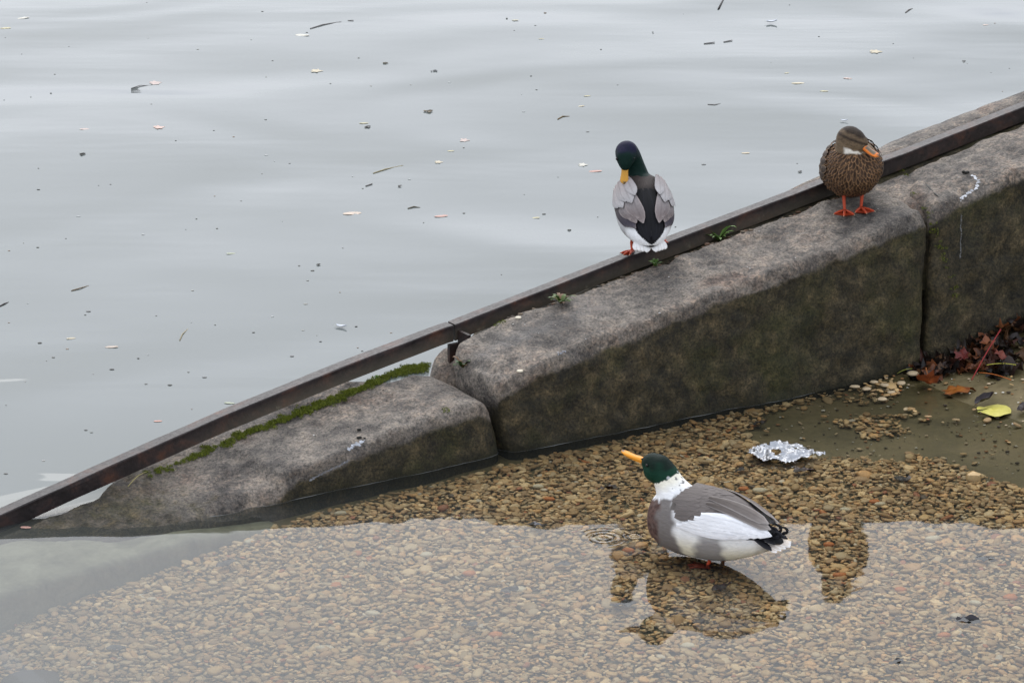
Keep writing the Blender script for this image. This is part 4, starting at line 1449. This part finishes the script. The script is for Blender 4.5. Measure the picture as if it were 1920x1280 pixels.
# dark stone in the bottom left corner, under water
tv, tf = templates[4]
u, v = touv(at(60, 1290)); 
m = np.diag((.115, .085, .035))
o = mk('sunken_stone', tv @ m, [tuple(int(i) for i in f_) for f_ in tf], M['pebble'], None, [s2l((62, 56, 56))] * len(tv))
o.location = at(62, 1284, bedz(u, v) + .02)
sub = o.modifiers.new('s', 'SUBSURF'); sub.levels = 2; sub.render_levels = 2
tag(o, 'large dark sunken stone in the bottom left corner', 'stone')

# ------------------------------------------------------------------ crumpled foil
fo = MB()
nx, ny = 60, 40
q0 = at(1474, 856, 0)
ang = R(-4)
OUT = [(-.118, .0), (-.098, .062), (-.075, .082), (-.055, .070), (-.02, .078), (.0, .085), (.03, .070), (.06, .045), (.085, .035), (.118, .040), (.120, .022), (.085, .005), (.06, -.035), (.03, -.055), (.0, -.080), (-.03, -.060), (-.06, -.072), (-.09, -.035)]
vs_, ok = [], []
for i in range(nx):
    for j in range(ny):
        x, y = lerp(-.125, .125, i / (nx - 1)), lerp(-.09, .09, j / (ny - 1))
        q = Vector((x, y, 0))
        jx = noise.noise_vector(q * 30)
        e = Vector((x + jx.x * .006, y + jx.y * .006, 0))
        rdg = 1 - abs(noise.noise(e * 22 + Vector((3, 1, 0)))) * 2.0
        r2_ = 1 - abs(noise.noise(e * 55 + Vector((7, 2, 5)))) * 2.2
        z = .006 + .030 * rdg * math.exp(-(x / .09) ** 2 - (y / .07) ** 2) + .010 * r2_ + .014 * noise.noise(e * 14)
        if abs(x + .02) < .03 and y > .03: z += .02 * sm(.03, .08, y)
        vs_.append(e + Vector((0, 0, max(.001, z + .006))))
        hole = math.hypot((x + .028) / .017, (y - .002) / .012) < 1 or math.hypot((x - .025) / .010, (y - .012) / .008) < 1
        ok.append(inpoly(x + jx.x * .01, y + jx.y * .01, OUT) and not hole)
fs = []
for i in range(nx - 1):
    for j in range(ny - 1):
        a = (i * ny + j, i * ny + j + 1, (i + 1) * ny + j + 1, (i + 1) * ny + j)
        if sum(ok[k] for k in a) >= 3: fs.append(a[::-1])
used = sorted({i for f_ in fs for i in f_})
mp_ = {a: b for b, a in enumerate(used)}
foil = mk('crumpled_foil', [vs_[i] for i in used], [tuple(mp_[i] for i in f_) for f_ in fs], M['foil'], None, [(1, 1, 1)] * len(used), smooth=False)
foil.location = q0
foil.rotation_euler = (0, 0, ang)
foil.scale = (1.16, 1.13, .62)
sol = foil.modifiers.new('t', 'SOLIDIFY'); sol.thickness = .0006
tag(foil, 'crumpled piece of silver foil lying in the shallow water', 'foil')

# feather on the waterline by the long stone
def feather_thing(px, py, size, rz, label, z=.004, col=(.72, .74, .78), curl=.4):
    mb = MB()
    n = 9
    vs_, cs = [], []
    for i in range(n + 1):
        t = i / n
        wd = size * .22 * math.sin(math.pi * (.1 + .88 * t)) * (1 - .3 * t)
        zc_ = size * curl * (t - .4) ** 2
        for b in (-1, -.5, 0, .5, 1):
            vs_.append((size * (t - .5), b * wd + .02 * size * noise.noise(Vector((t * 9, b * 3, px))), zc_ + .12 * size * abs(b) + .001))
            cs.append(tuple(c_ * (1 if b else .8) for c_ in col))
    mb.add(vs_, [(i * 5 + j, i * 5 + j + 1, i * 5 + 6 + j, i * 5 + 5 + j) for i in range(n) for j in range(4)], cs)
    mb.tube([(-size * .68, 0, size * curl * .3), (-size * .5, 0, size * curl * .16 + .001), (0, 0, .002)], [.0006, .0009, .0004], (.6, .58, .52), 5)
    o = mb.build('feather', M['white'])
    o.location = at(px, py, z)
    o.rotation_euler = (0, 0, rz)
    tag(o, label, 'feather', 'loose feathers')
feather_thing(1484, 742, .032, R(30), 'small curved white feather at the waterline below the long stone', .002)
q, _ = pick(1046, 564)
o_ = feather_thing(1046, 564, .030, R(25), 'white curled feather caught in the weed by the rail', q.z + .008, (.62, .62, .62), 1.0)
feather_thing(640, 613, .046, R(-25), 'white downy feather floating on the lake left of the rail joint', .002)
feather_thing(1447, 42, .060, R(4), 'long white feather floating at the top right of the lake')
feather_thing(1583, 227, .036, R(-15), 'white feather floating just above the head of the brown duck')

# ------------------------------------------------------------------ floating leaves and twigs on the lake
TAN, PINK, SAL, YEL, PAL_, DRK = s2l((196, 178, 140)), s2l((190, 160, 150)), s2l((190, 120, 98)), s2l((190, 176, 110)), s2l((206, 200, 184)), s2l((70, 64, 56))
for (px, py, s, kind, col, lab) in (
        (44, 34, .045, 'oval', PAL_, 'pale floating leaf in the top left corner'), (10, 53, .040, 'oval', YEL, 'yellowish floating leaf at the left edge near the top'), (566, 66, .055, 'oval', PAL_, 'whitish leaf floating just below the long curved twig'),
        (590, 133, .058, 'maple', TAN, 'pale brown floating leaf left of the top centre'), (288, 156, .056, 'maple', PINK, 'pinkish floating leaf on the upper left with a twig under it'), (295, 239, .050, 'maple', s2l((206, 160, 142)), 'salmon floating leaf on the upper left'),
        (158, 242, .030, 'oval', PINK, 'small pinkish floating leaf near the left edge'), (660, 400, .054, 'oval', s2l((206, 176, 150)), 'peach coloured leaf floating in the middle of the lake'), (827, 405, .040, 'oval', SAL, 'salmon leaf floating left of the preening drake'),
        (1116, 321, .040, 'oval', SAL, 'red-brown leaf floating just left of the preening drake'), (1090, 309, .040, 'maple', PAL_, 'pale leaf floating left of the head of the preening drake'), (820, 304, .036, 'maple', TAN, 'tan leaf floating right of the long yellow stalk'),
        (845, 283, .022, 'oval', YEL, 'small yellow leaf floating in the middle of the lake'), (868, 263, .044, 'maple', PINK, 'washed out pink leaf floating in the middle of the lake'), (682, 231, .030, 'oval', YEL, 'yellowish leaf floating beside a dark clump'),
        (966, 38, .026, 'oval', YEL, 'yellow leaf floating at the top centre'), (1015, 73, .020, 'oval', YEL, 'tiny yellow leaf floating near the top centre'), (1101, 180, .024, 'oval', YEL, 'yellow leaf floating above the preening drake'),
        (1090, 199, .022, 'oval', s2l((200, 180, 130)), 'slim yellow leaf floating above left of the preening drake'), (1005, 408, .022, 'oval', YEL, 'small yellow leaf floating left of the body of the preening drake'), (1638, 97, .062, 'maple', s2l((190, 172, 132)), 'large tan leaf floating near the top right'),
        (1496, 156, .044, 'oval', s2l((206, 190, 150)), 'tan leaf floating above left of the brown duck'), (1589, 147, .030, 'oval', s2l((206, 168, 150)), 'pink leaf floating above the brown duck'), (1545, 171, .028, 'oval', YEL, 'pale yellow leaf floating between twigs above the brown duck'),
        (1475, 137, .018, 'oval', YEL, 'tiny yellow leaf floating near the top right'), (1398, 287, .026, 'oval', s2l((206, 180, 130)), 'yellow leaf floating between the two ducks on the edge'), (296, 789, .020, 'oval', s2l((196, 110, 78)), 'small orange leaf floating near the left rail'),
        (133, 634, .024, 'oval', s2l((176, 160, 120)), 'small tan leaf floating on the lower left of the lake'), (209, 650, .034, 'oval', s2l((176, 150, 128)), 'brownish leaf floating on the lower left of the lake'), (430, 755, .026, 'oval', s2l((140, 150, 110)), 'greenish leaf floating above the left rail'),
        (433, 475, .026, 'oval', s2l((150, 158, 120)), 'green leaf floating in the lower middle of the lake'), (1842, 214, .026, 'oval', PAL_, 'pale leaf floating close to the right end of the rail'), (1848, 47, .022, 'oval', s2l((206, 176, 160)), 'pinkish leaf floating in the top right corner'),
        (167, 968, .024, 'oval', s2l((206, 160, 60)), 'small golden leaf on the water at the low end of the left stone'), (48, 988, .024, 'oval', s2l((170, 84, 50)), 'small rusty leaf at the waterline below the rail on the far left')):
    col = mixc(col, (.40, .40, .37), .45)
    place_leaf('floating_leaf', at(px, py, .0012), s * .78, kind, col, tuple(x * .85 for x in col), (random.gauss(0, .03), random.gauss(0, .03), R(-85) + random.gauss(0, .3)), lab, 'leaf', 'leaves floating on the lake', .05, .05, None, 'floatleaf')
def twig(pts, r, col, label, name='floating_twig'):
    ps = [at(*p, .001) for p in pts]
    mb = MB()
    r *= .72
    mb.tube([p - ps[0] + Vector((0, 0, .002 * math.sin(i * 2.0))) for i, p in enumerate(ps)], [r * (1 - .5 * i / len(ps)) for i in range(len(ps))], col, 6)
    o = mb.build(name, M['twig']); o.location = ps[0]
    tag(o, label, 'twig', 'twigs floating on the lake')
TW = s2l((112, 106, 104))
twig([(582, 54), (605, 47), (630, 42), (640, 41)], .0042, TW, 'long curved dark twig floating left of the top centre')
twig([(652, 39), (663, 39)], .0032, TW, 'short twig in line with the end of the long curved twig')
twig([(1347, 18), (1351, 10), (1358, -4)], .0085, s2l((40, 36, 36)), 'thick black stick at the top edge of the picture')
twig([(1320, 82), (1340, 80)], .0036, TW, 'left one of two short twigs near the top right')
twig([(1357, 79), (1373, 76)], .0036, TW, 'right one of two short twigs near the top right')
twig([(1698, 24), (1704, 19), (1711, 16)], .0050, s2l((110, 104, 100)), 'short grey twig floating at the top right')
twig([(1327, 196), (1340, 197), (1351, 194)], .0034, TW, 'thin twig floating right of the preening drake')
twig([(1046, 224), (1055, 219), (1068, 218)], .0050, s2l((110, 92, 64)), 'brown twig floating above left of the preening drake')
twig([(700, 325), (722, 318), (740, 313), (756, 310)], .0036, s2l((150, 138, 104)), 'long yellowish stalk floating in the middle of the lake')
twig([(686, 349), (698, 345)], .0040, TW, 'short dark twig just below the long yellowish stalk')
twig([(134, 545), (150, 541), (166, 535)], .0034, s2l((110, 92, 70)), 'brown twig floating on the left of the lake')
twig([(337, 638), (342, 627), (352, 616)], .0032, s2l((150, 138, 110)), 'bent pale twig floating on the lower left of the lake')
twig([(0, 574), (8, 570), (16, 566)], .0040, s2l((60, 52, 50)), 'dark twig at the left edge of the lake')
twig([(246, 166), (262, 161), (278, 160), (296, 158)], .0026, TW, 'thin twig beside the pinkish leaf on the upper left')
twig([(765, 391), (776, 388), (788, 389)], .0040, s2l((100, 92, 76)), 'short twig group floating below the middle of the lake')
def clump(px, py, s, col, label):
    mb = MB()
    s *= .8
    col = mixc(col, (.3, .3, .29), .25)
    for k in range(5):
        kk = .6 + .6 * random.random()
        mb.sphere((random.gauss(0, s * .6), random.gauss(0, s * .9), s * .15), (s * (.4 + .4 * random.random()), s * .5, s * .25), tuple(x * kk for x in col), 8, 6)
    mb.tube([(-s, -s * .4, s * .3), (s * .3, s * .2, s * .5), (s * 1.2, s * .6, s * .2)], s * .14, tuple(x * .6 for x in col), 5)
    o = mb.build('debris_clump', M['twig']); o.location = at(px, py, .002)
    tag(o, label, 'debris', 'clumps of debris floating on the lake')
clump(155, 289, .013, DRK, 'dark clump of debris floating on the left of the lake')
clump(805, 209, .017, s2l((130, 116, 92)), 'brown lump of debris floating in the upper middle of the lake')
clump(722, 119, .012, s2l((120, 112, 92)), 'greyish clump of debris floating left of the top centre')
clump(815, 133, .011, s2l((96, 96, 100)), 'dark grey clump of debris floating near the top centre')
clump(689, 238, .012, DRK, 'dark clump floating beside the yellowish leaf')
clump(1808, 115, .008, DRK, 'dark clump floating at the upper right')
clump(597, 496, .009, DRK, 'small dark clump floating above the rail joint')
clump(1500, 322, .010, s2l((120, 116, 110)), 'greyish clump floating left of the brown duck')
clump(750, 349, .010, DRK, 'black speck of debris floating below the long yellowish stalk')
fsb = MB()
for i in range(240):
    px, py = random.random() * 2100 - 90, 5 + 900 * random.random()
    p = at(px, py)
    if touv(p)[1] > -.25: continue
    s = .0022 + .0040 * random.random() ** 2
    c = random.choice([(.20, .19, .18), (.24, .23, .21), (.10, .095, .085), (.14, .13, .115), (.07, .065, .06), (.40, .38, .34), (.34, .26, .2), (.5, .5, .48)])
    fsb.sphere((p.x, p.y, .001), (s * (1 + random.random()), s, s * .4), c, 6, 4)
tag(fsb.build('floating_specks', M['twig']), 'tiny specks of scum and debris scattered over the lake', 'debris', kind='stuff')
